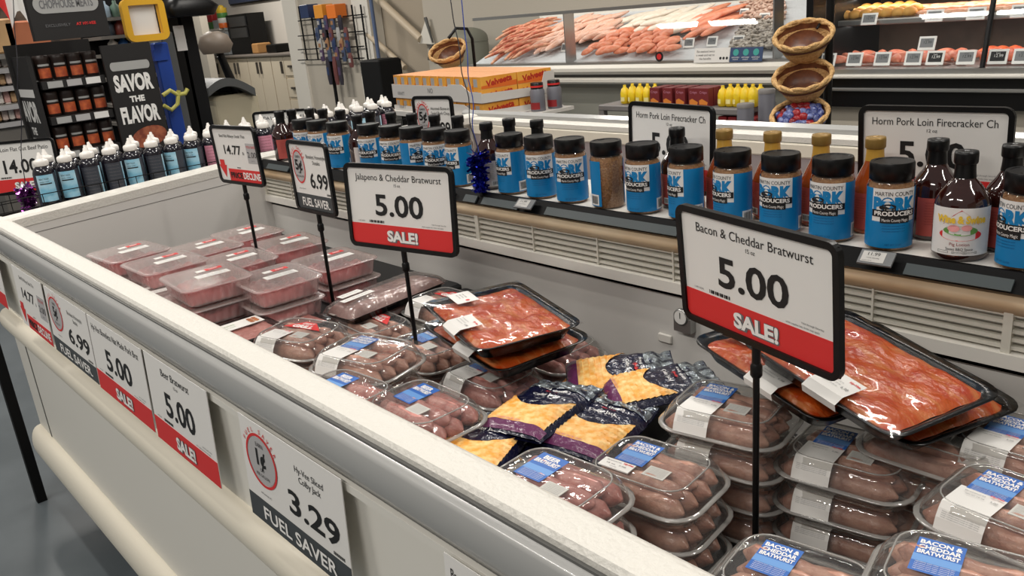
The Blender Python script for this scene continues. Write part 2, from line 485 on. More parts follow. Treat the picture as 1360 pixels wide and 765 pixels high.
def printed(parent, w, h, style, title, price, sub='15 oz', extra=None):
    """the printed card: sheet, colour band and lettering; origin at its centre, face to -y"""
    gs = G(); gs.box(-w / 2, w / 2, -0.0006, 0.0006, -h / 2, h / 2)
    gs.build('card_sheet', PAPER, parent)
    fn = flat_xz(-0.0012)
    gi = G(); gw = G(); gr = G(); gg = G(); gk = G(); gp = G(); gc = G(); gx = G()
    bz = -h / 2 + h * (0.27 if style == 'sale' else 0.24)
    if style == 'sale':
        gb = G(); gb.box(-w / 2, w / 2, -0.0010, -0.0006, -h / 2, bz); gb.build('red_band', RED, parent)
        gk.text('SALE!', flat_xz(-0.0016), 0.02 * w, -h / 2 + h * 0.065, h * 0.135, w * 0.30, bold=0.085)
        gw.text('SALE!', flat_xz(-0.0022), 0.015 * w, -h / 2 + h * 0.07, h * 0.135, w * 0.30, bold=0.04)
        gi.text(title, fn, 0, h * 0.335, h * 0.085, maxw=w * 0.86)
        if sub: gi.text(sub, fn, 0, h * 0.265, h * 0.038)
        gp.text(price, fn, 0, -h * 0.105, h * 0.275, w * 0.47, bold=0.022)
        for k in range(14):
            x = -w * 0.31 + k * w * 0.011
            gc.add([fn(x, bz + h * 0.02), fn(x + w * (0.004 + 0.004 * (k % 3)), bz + h * 0.02), fn(x + w * (0.004 + 0.004 * (k % 3)), bz + h * 0.052), fn(x, bz + h * 0.052)], [(0, 1, 2, 3)])
        gg.text('Valid through Saturday', fn, w * 0.37, bz + h * 0.055, h * 0.018, maxw=w * 0.2)
        gg.text('while supplies last, limits may apply', fn, w * 0.31, bz + h * 0.02, h * 0.018, maxw=w * 0.32)
        gg.text('11495 04291', fn, -w * 0.39, bz + h * 0.025, h * 0.018, maxw=w * 0.1)
    elif style == 'fuel':
        gb = G(); gb.box(-w / 2, w / 2, -0.0010, -0.0006, -h / 2, bz); gb.build('grey_band', FUELG, parent)
        gw.text('FUEL SAVER.', flat_xz(-0.0018), 0.03 * w, -h / 2 + h * 0.06, h * 0.13, w * 0.74, bold=0.02)
        coin(gr, gg, gx, -w * 0.29, h * 0.15, w * 0.165, h * 0.255, extra)
        lines = title.split('|')
        for q, t in enumerate(lines): gi.text(t, fn, w * 0.20, h * 0.29 - q * h * 0.085, h * 0.06, maxw=w * 0.5)
        gp.text(price, fn, w * 0.20, -h * 0.145, h * 0.225, w * 0.47, bold=0.022)
        gx.text('with purchase of 1', fn, -w * 0.29, -h * 0.19, h * 0.02, maxw=w * 0.26)
        for k in range(9):
            x = w * 0.36 + k * w * 0.011
            gc.add([fn(x, bz + h * 0.02), fn(x + w * 0.006, bz + h * 0.02), fn(x + w * 0.006, bz + h * 0.05), fn(x, bz + h * 0.05)], [(0, 1, 2, 3)])
    elif style == 'drop':
        x0 = -w * 0.28
        gb = G(); gb.box(x0, w / 2, -0.0010, -0.0006, -h / 2, bz); gb.build('red_band', RED, parent)
        fa = flat_xz(-0.0013)
        ga = G(); cx = -w * 0.40
        ga.add([fa(cx - w * .055, h * -.10), fa(cx + w * .055, h * -.10), fa(cx + w * .055, -h * .20), fa(cx - w * .055, -h * .20)], [(0, 3, 2, 1)])
        ga.add([fa(cx - w * .09, -h * .20), fa(cx + w * .095, -h * .20), fa(cx + w * .035, -h * .44)], [(0, 2, 1)])
        ga.build('down_arrow', RED, parent)
        gk.text('PRICE', flat_xz(-0.0018), x0 + w * 0.04, -h / 2 + h * 0.07, h * 0.11, w * 0.29, 'L', bold=0.03)
        gw.text('DECLINE', flat_xz(-0.0018), w * 0.47, -h / 2 + h * 0.07, h * 0.125, w * 0.40, 'R', bold=0.03)
        gi.text(title, fn, -w * 0.03, h * 0.33, h * 0.06, maxw=w * 0.62)
        gp.text(price, fn, -w * 0.08, h * 0.02, h * 0.17, w * 0.41, bold=0.02)
        gp.text('lb', fn, w * 0.17, h * 0.02, h * 0.06)
        gb2 = G(); gb2.box(w * 0.25, w * 0.48, -0.0009, -0.0006, -h * 0.13, h * 0.24); gb2.build('savings_box', SILVG, parent)
        gr.text('YOU SAVE', fn, w * 0.365, h * 0.15, h * 0.05, maxw=w * 0.2)
        gx.text('2.00', fn, w * 0.365, -h * 0.02, h * 0.11, w * 0.2)
        gg.text('per lb', fn, w * 0.365, -h * 0.09, h * 0.03)
        for k in range(8):
            x = -w * 0.05 + k * w * 0.011
            gc.add([fn(x, bz + h * 0.02), fn(x + w * 0.006, bz + h * 0.02), fn(x + w * 0.006, bz + h * 0.04), fn(x, bz + h * 0.04)], [(0, 1, 2, 3)])
    if gk.v: gk.build('letter_shadow' if style == 'sale' else 'band_lettering', INKG if style == 'sale' else INK, parent)
    if gp.v: gp.build('price_lettering', INK, parent)
    if gc.v: gc.build('barcode', INK, parent)
    if gx.v: gx.build('offer_lettering', INK, parent)
    if gw.v: gw.build('white_lettering', WINK, parent)
    if gr.v: gr.build('red_lettering', RED, parent)
    if gg.v: gg.build('grey_lettering', SILVG if style == 'fuel' else INKG, parent)
    if gi.v: gi.build('title_lettering', INK, parent)

def stand_sign(c, yaw, W, H, tilt, zfoot, label, style, title, price, sub='15 oz', extra=None, stem=True, knob=True):
    t = thing('price_sign', c, label, 'price sign', 'framed price signs', rot=(0, 0, 0))
    q = bpy.data.objects  # noqa
    card = G(); fr = frame_ring(W / 2, H / 2, 0.016, 0.0085, 0.008)
    f = fr.build('frame', SIGNB, t)
    t.rotation_euler = (-tilt, 0, yaw)
    hold = G(); hold.box(-W / 2 + 0.004, W / 2 - 0.004, 0.0005, 0.0025, -H / 2 + 0.004, H / 2 - 0.004); bk = hold.build('backing', SIGNB, t)
    printed(t, W - 0.014, H - 0.014, style, title, price, sub, extra)
    if stem:
        L = c[2] - zfoot
        ga = G()
        Mi = (Matrix.Rotation(yaw, 3, 'Z') @ Matrix.Rotation(-tilt, 3, 'X')).inverted()
        dn = Mi @ Vector((0, 0, -1)); b0 = Vector((0, 0.002, -H / 2 + 0.004))
        ga.tube([b0, b0 + dn * 0.028], 0.0055, 10); ga.build('stem_clip', SIGNB, t)
        gc = G(); gc.tube([b0 + dn * 0.026, b0 + dn * 0.030, b0 + dn * 0.042, b0 + dn * 0.046], [0.005, 0.0075, 0.0075, 0.005], 12); gc.build('collar', SIGNB, t)
        gb = G(); gb.tube([b0 + dn * 0.04, b0 + dn * (L - H / 2)], 0.0042, 10); gb.build('stem', SIGNB, t)
        gd = G(); gd.tube([b0 + dn * (L - H / 2 - 0.006), b0 + dn * (L - H / 2)], 0.016, 16); gd.build('foot', SIGNB, t)
    return t
K = 0.165 / 0.19
def sc(c, k=K): return Vector((c[0] * k, c[1] * k, 1.35 + c[2] * k))
RISER_Z = 0.712
stand_sign(sc((-0.625, 0.98, -0.400), 0.83), R(-15.3), 0.3198 * 0.83, 0.158, R(-3.6), 0.5968, 'black framed sale sign for bacon and cheddar bratwurst, nearest and largest on its pole', 'sale', 'Bacon & Cheddar Bratwurst', '5.00')
stand_sign(sc((-1.506, 0.991, -0.392)), R(11.9), 0.3191 * K, 0.165, R(3.6), 0.5968, 'black framed sale sign for jalapeno and cheddar bratwurst on a black pole', 'sale', 'Jalapeno & Cheddar Bratwurst', '5.00')
stand_sign(sc((-1.951, 1.031, -0.371)), R(0.8), 0.1997 * K, 0.165, R(-0.4), RISER_Z + 0.001, 'narrow framed 6.99 sign with dark band and coin circle on a pole', 'fuel', 'Boneless Homestyle|Steaks', '6.99', extra='5¢')
stand_sign(sc((-2.593, 1.124, -0.372), 0.81), R(5.7), 0.2675 * 0.81, 0.154, R(-1.6), RISER_Z + 0.001, 'framed 14.77 sign with red arrow on a pole above the red meat trays', 'drop', 'Beef Rib Ribeye Steak Thin', '14.77')
stand_sign(sc((-1.176, 1.511, -0.328), 0.92), R(-10.6), 0.277 * 0.92, 0.175, R(1.6), SHELF + 0.0006, 'framed pork loin sign half hidden behind bottles left of the gold capped sauces', 'sale', 'Horm Pork Loin Firecracker Ch', '5.00', '12 oz')
stand_sign(Vector((-0.563, 1.40, 1.0600)), R(2.4), 0.237, 0.165, R(-4), SHELF + 0.0006, 'framed pork loin sign at the right edge behind dark sauce bottles', 'sale', 'Horm Pork Loin Firecracker Ch', '5.00', '12 oz')
c7 = at_y(578, 172, 1.41)
stand_sign(c7 + Vector((0, 0, 0.010)), R(8), 0.155, 0.165, 0, SHELF + 0.0006, 'framed 5.99 coin sign in front of the orange box display', 'fuel', 'Hormel Bone-in|Smkd Pork Chop', '5.99', extra='5¢')
c8 = at_x(382, 176, -3.02)
stand_sign(c8, R(38), 0.265, 0.172, 0, 0.0, 'framed sign mostly hidden behind white capped bottles at the end of the island', 'sale', 'USDA Loin Flat Cut Beef Patio', '4.99', '')
c9 = at_x(28, 222, -3.06)
stand_sign(c9, R(49), 0.245, 0.17, R(4), 0.0, 'framed 14.0 sale sign at the left edge beside the purple tinsel weight', 'sale', 'USDA Loin Flat Cut Beef Patio', '14.00', '')

# ---------------------------------------------------------------- price cards in the channel on the island front
def price_card(pl, pr, zt, zb, label, *a, **k):
    A = at_y(pl[0], pl[1], 0.381); B = at_y(pr[0], pr[1], 0.381)
    w = B.x - A.x; h = zt - zb
    t = thing('price_card', ((A.x + B.x) / 2, 0.3845, (zt + zb) / 2), label, 'price card', 'paper price cards on the island front', rot=(R(-3.0), 0, 0))
    printed(t, w, h, *a, **k)
price_card((-42, 350), (5, 387), 0.850, 0.700, 'red banded paper price card cut off by the left edge of the view', 'sale', 'Beef Rib Ribeye Steak', '9.00', '')
price_card((25, 402), (63, 427), 0.853, 0.700, '14.77 paper card with red arrow band on the island front', 'drop', 'Beef Rib Ribeye Steak Thin', '14.77')
price_card((66, 428), (121, 466), 0.853, 0.700, '6.99 paper card with coin circle and dark band on the island front', 'fuel', 'Boneless Homestyle|Steaks', '6.99', extra='5¢')
price_card((122, 466), (194, 519), 0.853, 0.697, '5.00 paper sale card for pork, between the 6.99 and beer bratwurst cards', 'sale', 'Hy-Vee Boneless Nat Made Pork Brst', '5.00', '')
price_card((197, 520), (280, 580), 0.855, 0.694, '5.00 paper sale card for beer bratwurst on the island front', 'sale', 'Beer Bratwurst', '5.00', '15 oz')
price_card((323, 614), (455, 695), 0.856, 0.700, '3.29 paper card for sliced colby jack with coin circle, nearest whole card', 'fuel', 'Hy-Vee Sliced|Colby Jack', '3.29', extra='1¢')
price_card((582, 740), (716, 830), 0.850, 0.700, 'paper card for bratwurst only showing its top at the bottom edge', 'sale', 'Bacon & Cheddar Bratwurst', '5.00', '15 oz')
# ---------------------------------------------------------------- bottles and jars on the centre canopy
JCLEAR = clear_mat('jar_plastic', (236, 234, 230), fmin=0.05, rough=0.05)
SPICE = mat('ground_spice', (150, 108, 74), 0.9, rgb2=(178, 138, 100), noise_scale=260, bump=0.4, bump_scale=300)
LIDM = mat('black_lid', (10, 10, 11), 0.34, spec=0.35)
LBLUE = mat('label_blue', (0, 122, 182), 0.4)
LWHITE = mat('label_white', (226, 226, 224), 0.45)
LRED = mat('label_red', (176, 78, 70), 0.45)
SAUCE = mat('dark_sauce_bottle', (44, 16, 12), 0.08, spec=0.7, coat=0.6)
GSAUCE = mat('amber_sauce_bottle', (150, 66, 22), 0.08, spec=0.7, coat=0.6)
GOLD = mat('gold_cap', (142, 112, 56), 0.4, metal=0.3)
GOLDW = mat('gold_neck_wrap', (186, 144, 62), 0.25)
NAVY = mat('navy_bottle', (24, 22, 32), 0.15, spec=0.7, coat=0.4)
SKY = mat('sky_label', (120, 182, 210), 0.4, rgb2=(186, 214, 226), noise_scale=22)
GLABEL = mat('charcoal_label', (52, 56, 66), 0.45)
PINKL = mat('pink_label', (196, 130, 150), 0.45)
VIOLET = mat('violet_label', (128, 112, 178), 0.45)
WCAP = mat('white_cap', (236, 232, 226), 0.4)
YEL = mat('label_yellow', (232, 196, 60), 0.45)
GRN = mat('label_green', (96, 150, 72), 0.45)

def patch(g, r, a0, a1, z0, z1, mi=0, n=None):
    n = n or max(2, int(abs(a1 - a0) / 6))
    v = []
    for k in range(n + 1):
        a = R(a0 + (a1 - a0) * k / n)
        v += [(r * math.sin(a), -r * math.cos(a), z0), (r * math.sin(a), -r * math.cos(a), z1)]
    g.add(v, [(2 * k, 2 * k + 2, 2 * k + 3, 2 * k + 1) for k in range(n)], mi, True)
def barcode(g, r, a0, a1, z0, z1, mi=0):
    a = a0; q = 0
    while a < a1:
        w = (0.9, 1.6, 0.7, 2.2, 1.1)[q % 5]
        patch(g, r, a, min(a + w, a1), z0, z1, mi, 2); a += w + (1.3, 0.8, 1.7)[q % 3]; q += 1

def make_jar():
    t = thing('seasoning_jar', (0, 0, 0), 'x', 'jar', 'seasoning jars along the canopy shelf')
    r, h = 0.0335, 0.134
    G().lathe([(r - 0.004, 0), (r, 0.003), (r, 0.098), (r - 0.0015, 0.104), (r - 0.004, 0.1075)], 36, cap1=False).build('body', JCLEAR, t)
    G().lathe([(r - 0.0045, 0.0015), (r - 0.002, 0.004), (r - 0.0022, 0.099), (r - 0.006, 0.1035)], 28).build('spice', SPICE, t)
    g = G()
    prof = [(0.0300, 0.1065), (0.0318, 0.1075), (0.0318, 0.130), (0.0305, 0.1335)]
    g.lathe(prof, 60, cap0=True, cap1=False)
    g.lathe([(0.0305, 0.1335), (0.026, 0.1335), (0.0255, 0.1325), (0.0001, 0.1325)], 36, cap0=False, cap1=False, smooth=False)
    g.box(-0.006, 0.006, -0.026, -0.020, 0.1325, 0.1336)
    g.build('lid', LIDM, t)
    g = G(); rr = r + 0.0004
    patch(g, rr, -132, -57, 0.006, 0.097, 0); patch(g, rr, 57, 132, 0.006, 0.097, 0); patch(g, rr, -57, 57, 0.006, 0.047, 0)
    patch(g, rr, -57, 57, 0.047, 0.097, 1)
    lb = g.build('label', [LBLUE, LWHITE], t)
    fn = on_cyl(r + 0.0008)
    g = G(); g.text('MARTIN COUNTY', fn, 0, 0.0865, 0.0064, 0.060)
    g.build('county_lettering', INK, lb)
    g = G(); g.text('PORK', on_cyl(r + 0.0009), 0, 0.0630, 0.0210, 0.065, bold=0.07); g.build('blue_lettering', LBLUE, lb)
    g = G()
    patch(g, r + 0.0011, -56, 56, 0.0545, 0.0650); patch(g, r + 0.0011, -34, 38, 0.0450, 0.0545)
    f2 = on_cyl(r + 0.0014)
    def oval(cu, cv, a, b, n=16): g.add([f2(cu + a * math.cos(6.2832 * q / n), cv + b * math.sin(6.2832 * q / n)) for q in range(n)], [tuple(range(n))])
    oval(-0.009, 0.0705, 0.0105, 0.0040); oval(-0.0190, 0.0690, 0.0038, 0.0028)
    for u in (-0.017, -0.014, -0.004, -0.001): g.add([f2(u, 0.064), f2(u + 0.0018, 0.064), f2(u + 0.0020, 0.069), f2(u - 0.0002, 0.069)], [(0, 1, 2, 3)])
    g.add([f2(-0.0185, 0.0712), f2(-0.0160, 0.0722), f2(-0.0178, 0.0745)], [(0, 1, 2)])
    g.build('black_emblem', INK, lb)
    g = G(); g.text('PRODUCERS', on_cyl(r + 0.0016), 0, 0.0567, 0.0066, 0.060, bold=0.03); g.text('Martin County Magic', on_cyl(r + 0.0016), 0.001, 0.0475, 0.0048, 0.038)
    g.build('white_lettering', WINK, lb)
    g = G()
    for k in range(3): g.text('all purpose seasoning for pork', on_cyl(r + 0.0008), 0, 0.040 - k * 0.0042, 0.0020, 0.034)
    g.text('NET WT 12 OZ', on_cyl(r + 0.0008), 0, 0.010, 0.0028, 0.024); g.build('small_print', mat('label_print_blue', (8, 70, 120), 0.5), lb)
    g = G(); patch(g, r + 0.0008, 82, 122, 0.008, 0.030); g.build('barcode_patch', LWHITE, lb)
    g = G(); barcode(g, r + 0.0012, 88, 117, 0.011, 0.027); g.build('barcode', INK, lb)
    return t

def make_sauce(glass, capm, wrapm, style, name='sauce_bottle', slim=False):
    t = thing(name, (0, 0, 0), 'x', 'bottle', 'sauce bottles along the canopy shelf')
    r = 0.034 if not slim else 0.031
    if style == 'lotion': r = 0.037
    prof = [(r - 0.004, 0), (r - 0.001, 0.003), (r, 0.008), (r, 0.078), (r - 0.0015, 0.086), (r - 0.007, 0.096), (r - 0.0145, 0.106), (0.0150, 0.114), (0.0132, 0.120), (0.0128, 0.128)]
    if capm is GOLD:
        prof = [(r - 0.004, 0), (r - 0.001, 0.003), (r, 0.008), (r, 0.066), (r - 0.004, 0.080), (r - 0.011, 0.096), (0.0165, 0.110), (0.0140, 0.120), (0.0135, 0.128)]
    G().lathe(prof, 36).build('glass', glass, t)
    G().lathe([(0.0150, 0.1165), (0.0142, 0.122), (0.0136, 0.130), (0.0136, 0.1365)], 30, cap0=False, cap1=False).build('neck_wrap', wrapm, t)
    g = G(); g.lathe([(0.0150, 0.136), (0.0158, 0.138), (0.0158, 0.150), (0.0150, 0.1535), (0.006, 0.1535), (0.0055, 0.1528), (0.0001, 0.1528)], 44, cap0=True, cap1=False); g.build('cap', capm, t)
    if style == 'lotion':
        g = G(); patch(g, r + 0.0005, -72, 72, 0.010, 0.079); lb = g.build('label', LWHITE, t)
        f = on_cyl(r + 0.0010)
        g = G(); pts = [(-0.024, 0.0550), (0.024, 0.0550), (0.010, 0.0690), (0.0, 0.0765), (-0.010, 0.0690)]
        g.add([f(u, v) for u, v in pts], [tuple(range(5))])
        n = 26; f2 = on_cyl(r + 0.0009)
        g.add([f2(0.029 * math.cos(2 * math.pi * k / n), 0.0405 + 0.009 * math.sin(2 * math.pi * k / n)) for k in range(n)], [tuple(range(n))])
        g.build('red_emblem', RED, lb)
        g = G(); f3 = on_cyl(r + 0.0013)
        g.add([f3(0.023 * math.cos(2 * math.pi * k / n), 0.0465 + 0.007 * math.sin(2 * math.pi * k / n)) for k in range(n)], [tuple(range(n))]); g.build('green_emblem', GRN, lb)
        g = G(); f4 = on_cyl(r + 0.0017)
        for cx, cz, rx in ((-0.009, 0.050, 0.008), (0.008, 0.051, 0.007)):
            g.add([f4(cx + rx * math.cos(2 * math.pi * k / n), cz + rx * 0.62 * math.sin(2 * math.pi * k / n)) for k in range(n)], [tuple(range(n))])
        g.build('pink_emblem', mat('emblem_pink', (232, 160, 160), 0.5), lb)
        g = G(); g.text('Wine & Swine', on_cyl(r + 0.0022), 0, 0.0580, 0.0105, 0.068, bold=0.05); g.build('yellow_lettering', YEL, lb)
        g = G(); g.text('Pig Lotion', on_cyl(r + 0.0010), 0, 0.0245, 0.0046, 0.026); g.build('red_lettering', DRED, lb)
        g = G(); g.text('Sweet BBQ Sauce', on_cyl(r + 0.0010), 0, 0.0175, 0.0042, 0.036)
        for x0, x1 in ((-0.030, -0.014), (-0.009, 0.024)):
            for (a, b, c, d) in ((x0, x1, 0.0128, 0.0132), (x0, x1, 0.0158, 0.0162), (x0, x0 + 0.0004, 0.0128, 0.0162), (x1 - 0.0004, x1, 0.0128, 0.0162)):
                g.add([on_cyl(r + 0.001)(u, v) for u, v in ((a, c), ((a + b) / 2, c), (b, c), (b, d), ((a + b) / 2, d), (a, d))], [(0, 1, 2, 3, 4, 5)])
        g.text('KEEP REFRIGERATED AFTER OPENING', on_cyl(r + 0.001), 0.0075, 0.0138, 0.0014, 0.030)
        g.build('black_lettering', INK, lb)
    else:
        g = G(); patch(g, r + 0.0005, -62, 62, 0.008, 0.068); lb = g.build('label', LRED if style == 'red' else mat('back_label_cream', (214, 204, 196), 0.5), t)
        g = G()
        for k in range(9):
            g.text('ingredients tomato vinegar sugar spice', on_cyl(r + 0.0009), -0.002, 0.060 - k * 0.0042, 0.0018, 0.046)
        g.build('small_print', INK if style != 'red' else mat('label_print_red', (120, 40, 36), 0.5), lb)
        g = G(); patch(g, r + 0.0008, 22, 56, 0.010, 0.022); g.build('barcode_patch', LWHITE, lb)
        g = G(); barcode(g, r + 0.0012, 26, 52, 0.012, 0.020); g.build('barcode', INK, lb)
    return t
def camang(p):
    d = Vector((CAM.x - p[0], CAM.y - p[1])); return math.degrees(math.atan2(d.x, -d.y))
jar0 = None; n_j = 0
# (pixel x, pixel y of the lid, label angle turned to the viewer, what tells it apart)
JARS = [(401, 160, 16, 'seasoning jar half hidden behind the 6.99 sign, just right of two dark red-labelled bottles'),
        (421, 165, 36, 'blue labelled seasoning jar peeking over the right top corner of the 6.99 sign'),
        (448, 170, 42, 'blue labelled seasoning jar right of the 6.99 sign, left of a cream-labelled sauce bottle'),
        (490, 176, 31, 'first blue labelled seasoning jar above the jalapeno sale sign, right of the cream-labelled bottle'),
        (519, 179, 16, 'second blue labelled seasoning jar above the jalapeno sale sign'),
        (547, 182, -37, 'third blue labelled seasoning jar above the jalapeno sale sign, with blue on its left side'),
        (577, 185, 8, 'fourth blue labelled seasoning jar above the jalapeno sale sign'),
        (608, 190, 60, 'blue labelled seasoning jar next to the blue tinsel, on its left'),
        (677, 197, 58, 'seasoning jar right of the blue tinsel, its barcode facing out'),
        (716, 200, 6, 'seasoning jar behind the small shelf price tag, tall black bottle cap behind it'),
        (757, 201, 8, 'seasoning jar with pig label, left of the jar turned backwards'),
        (805, 203, 156, 'seasoning jar turned backwards, tan spice showing through its clear side'),
        (853, 205, 37, 'seasoning jar right of the jar turned backwards, barcode at lower right'),
        (911, 217, 66, 'seasoning jar above the left end of the bacon sign, before a black capped bottle'),
        (973, 222, 54, 'seasoning jar in front of the first gold capped bottle'),
        (1037, 226, 24, 'seasoning jar in front of the second gold capped bottle'),
        (1106, 230, 22, 'seasoning jar in front of the third gold capped bottle, above the bacon sign corner'),
        (1184, 240, -12, 'seasoning jar with whole county label in front of the last gold capped bottle'),
        (1366, 270, 46, 'seasoning jar cut off by the right edge of the view')]
for px, py, a, lab in JARS:
    p = at_y(px, py, 1.250); p.z = SHELF + 0.0005
    rot = (0, 0, R(camang(p) - a))
    if jar0 is None:
        jar0 = make_jar(); jar0.location = p; jar0.rotation_euler = rot; jar0['label'] = lab
    else: dup(jar0, p, rot, lab)
protos = {}
def sauce(kind, px, py, Y, a, lab, dz=0.0):
    p = at_y(px, py, Y); p.z = SHELF + 0.0005
    rot = (0, 0, R(camang(p) - a))
    if kind not in protos:
        t = {'red': lambda: make_sauce(SAUCE, LIDM, LIDM, 'red'), 'plain': lambda: make_sauce(SAUCE, LIDM, LIDM, 'plain'),
             'gold': lambda: make_sauce(GSAUCE, GOLD, GOLDW, 'red'), 'lotion': lambda: make_sauce(SAUCE, LIDM, LIDM, 'lotion')}[kind]()
        t.location = p; t.rotation_euler = rot; t['label'] = lab; protos[kind] = t
    else: dup(protos[kind], p, rot, lab)
YB2 = 1.325
sauce('lotion', 1284, 205, 1.255, 0, 'dark barbecue sauce bottle with white cartoon-farm label at the right')
sauce('plain', 645, 165, 1.262, 20, 'dark sauce bottle with cream back label directly behind the blue tinsel')
sauce('plain', 474, 158, 1.262, -25, 'dark sauce bottle with cream label between two blue jars left of the jalapeno sign')
sauce('red', 370, 148, 1.250, -20, 'leftmost dark red-labelled sauce bottle at the left end of the canopy shelf')
sauce('red', 387, 150, 1.290, -40, 'dark red-labelled sauce bottle just right of the leftmost one on the canopy shelf')
for px, py, a, lab in ((962, 180, 25, 'first gold capped amber sauce bottle from the left'), (1026, 183, 100, 'second gold capped amber sauce bottle from the left'),
                       (1091, 186, 75, 'third gold capped amber sauce bottle from the left'), (1163, 190, 30, 'fourth gold capped amber sauce bottle, rightmost of the gold capped ones')):
    sauce('gold', px, py, YB2, a, lab)
sauce('red', 899, 178, 1.318, 75, 'dark sauce bottle with black cap in front of the middle pork loin sign')
sauce('red', 1246, 195, 1.335, -20, 'dark red-labelled sauce bottle behind the white farm-labelled bottle, left of it')
sauce('red', 1347, 200, 1.322, 20, 'dark red-labelled sauce bottle behind the rightmost seasoning jar')
for k, (px, py) in enumerate(((676, 165), (713, 168))):
    sauce('plain', px, py, YB2, 90, ('black capped dark bottle behind the jar whose barcode faces out right of the tinsel', 'black capped dark bottle behind the jar at the small price tag')[k])
for k, (px, py) in enumerate(((608, 160), (577, 158), (547, 156), (519, 154), (491, 152))):
    sauce('plain', px, py, YB2, 90, ('fifth', 'fourth', 'third', 'second', 'first')[k] + ' black capped dark bottle in the back row above the jalapeno sign')
for k, (px, py) in enumerate(((452, 150), (428, 146), (410, 143))):
    sauce('plain', px, py, YB2 + 0.0, 90, ('black capped dark bottle behind the jar right of the 6.99 sign', 'black capped dark bottle behind the jar over the corner of the 6.99 sign', 'black capped dark bottle behind the jar hidden by the 6.99 sign')[k])

# small shelf price tags clipped to the price channel
for px, py, lab, txt in ((697, 271, 'small white shelf price tag left of the jar row middle', '11.99'), (1164, 343, 'small white 11.99 shelf price tag near the right end of the shelf edge', '11.99')):
    c = at_y(px, py, YB - 0.030)
    t = thing('shelf_tag', c, lab, 'price tag', 'shelf edge price tags', rot=(R(-52), 0, R(3)))
    g = G(); g.loft([rrect(0.0255, 0.0005, 0.0004, -0.013)] + [rrect(0.0255, 0.002, 0.001, z) for z in (-0.0125, 0.0125)] + [rrect(0.0255, 0.0005, 0.0004, 0.013)], smooth=False, cap0=True, cap1=True)
    g.build('tag_case', mat('tag_grey_%d' % px, (104, 106, 108), 0.4), t)
    g = G(); g.box(-0.021, 0.013, -0.0026, -0.0019, -0.0095, 0.0095); g.build('tag_screen', mat('tag_screen_%d' % px, (190, 188, 184), 0.5), t)
    g = G(); g.text(txt, flat_xz(-0.003), -0.004, 0.002, 0.006, 0.018); g.text('county seasoning', flat_xz(-0.003), -0.004, -0.003, 0.002); g.text('unit price per oz', flat_xz(-0.003), -0.012, -0.008, 0.0016)
    g.build('lettering', INK, t)

# ---------------------------------------------------------------- tinsel balloon weights with ribbons
def tinsel(base, h, rgb, lab, ribbons, seed):
    rnd = random.Random(seed)
    m = mat('foil_' + lab[:6].strip(), rgb, 0.16, metal=0.9)
    t = thing('tinsel_weight', base, lab, 'balloon weight')
    g = G(); g.lathe([(0.014, 0.0), (0.015, 0.004), (0.010, h * 0.35), (0.008, h * 0.62), (0.004, h * 0.9)], 14); g.build('weight', m, t)
    g = G()
    for k in range(300):
        z = h * rnd.random(); a = rnd.random() * 6.283; L = 0.009 + 0.012 * rnd.random(); L *= 1.25 if z > h * 0.6 else 0.9
        d = Vector((math.cos(a), math.sin(a), rnd.uniform(-0.7, 0.6))).normalized(); s = d.cross(Vector((rnd.random(), rnd.random(), 1))).normalized()
        p = Vector((0.006 * math.cos(a), 0.006 * math.sin(a), z)); w = 0.0018 + 0.002 * rnd.random()
        tw = d.cross(s) * w * rnd.uniform(-1, 1)
        g.add([p - s * w, p + s * w, p + d * L + s * w + tw, p + d * L - s * w - tw], [(0, 1, 2, 3)])
    g.build('fringe', m, t)
    for q, (pt, mm) in enumerate(ribbons):
        g = G(); top = Vector((0, 0, h * 0.95)); e = pt - Vector(base); n = 24
        path = [top + (e - top) * (k / n) + Vector((0.004 * math.sin(k * 1.1 + q), 0.003 * math.cos(k * 0.9), 0)) * (1 - k / n) for k in range(n + 1)]
        g.tube(path, 0.0013, 5); g.build('ribbon', mm, t)
RIBK = mat('black_ribbon', (30, 30, 40), 0.3); RIBB = mat('blue_ribbon', (34, 62, 150), 0.3)
bt = at_y(640, 268, 1.203); bt.z = SHELF + 0.006
tinsel(tuple(bt), 0.088, (24, 34, 150), 'blue tinsel balloon weight standing on the shelf edge among the jars', [(at_y(588, -60, 1.25), RIBK), (at_y(607, -60, 1.28), RIBB)], 3)
pt = at_x(40, 278, -2.79); pt.z = 0.9
tinsel(tuple(pt), 0.075, (132, 60, 140), 'purple tinsel balloon weight beside the first white capped bottle', [(at_x(14, -60, -2.85), RIBK)], 5)

# ---------------------------------------------------------------- white capped squeeze bottles on a wire rack along the island end
RX0, RX1, RY0, RY1, RZ0 = -2.885, -2.716, 0.36, 2.02, 0.895
rk = thing('wire_rack', (-2.80, 1.19, 0), 'black wire rack on legs along the end of the island, holding squeeze bottles', 'rack')
def rpart(g, nm, m=MBLACK): o = g.build(nm, m); o.parent = rk; o.matrix_parent_inverse = Matrix.Translation(rk.location).inverted()
g = G()
for k in range(9): x = RX0 + (RX1 - RX0) * k / 8; g.box(x - 0.002, x + 0.002, RY0, RY1, RZ0 - 0.006, RZ0 - 0.001)
for k in range(13): y = RY0 + (RY1 - RY0) * k / 12; g.box(RX0, RX1, y - 0.003, y + 0.003, RZ0 - 0.012, RZ0 - 0.006)
rpart(g, 'wire_shelf')
for x in (RX0, RX1):
    g = G()
    for z in (RZ0 + 0.028, RZ0 + 0.06): g.tube([(x, RY0, z), (x, RY1, z)], 0.0016, 6)
    for k in range(32): y = RY0 + (RY1 - RY0) * k / 31; g.tube([(x, y, RZ0 - 0.01), (x, y, RZ0 + 0.06)], 0.0013, 5)
    rpart(g, 'guard_wire')
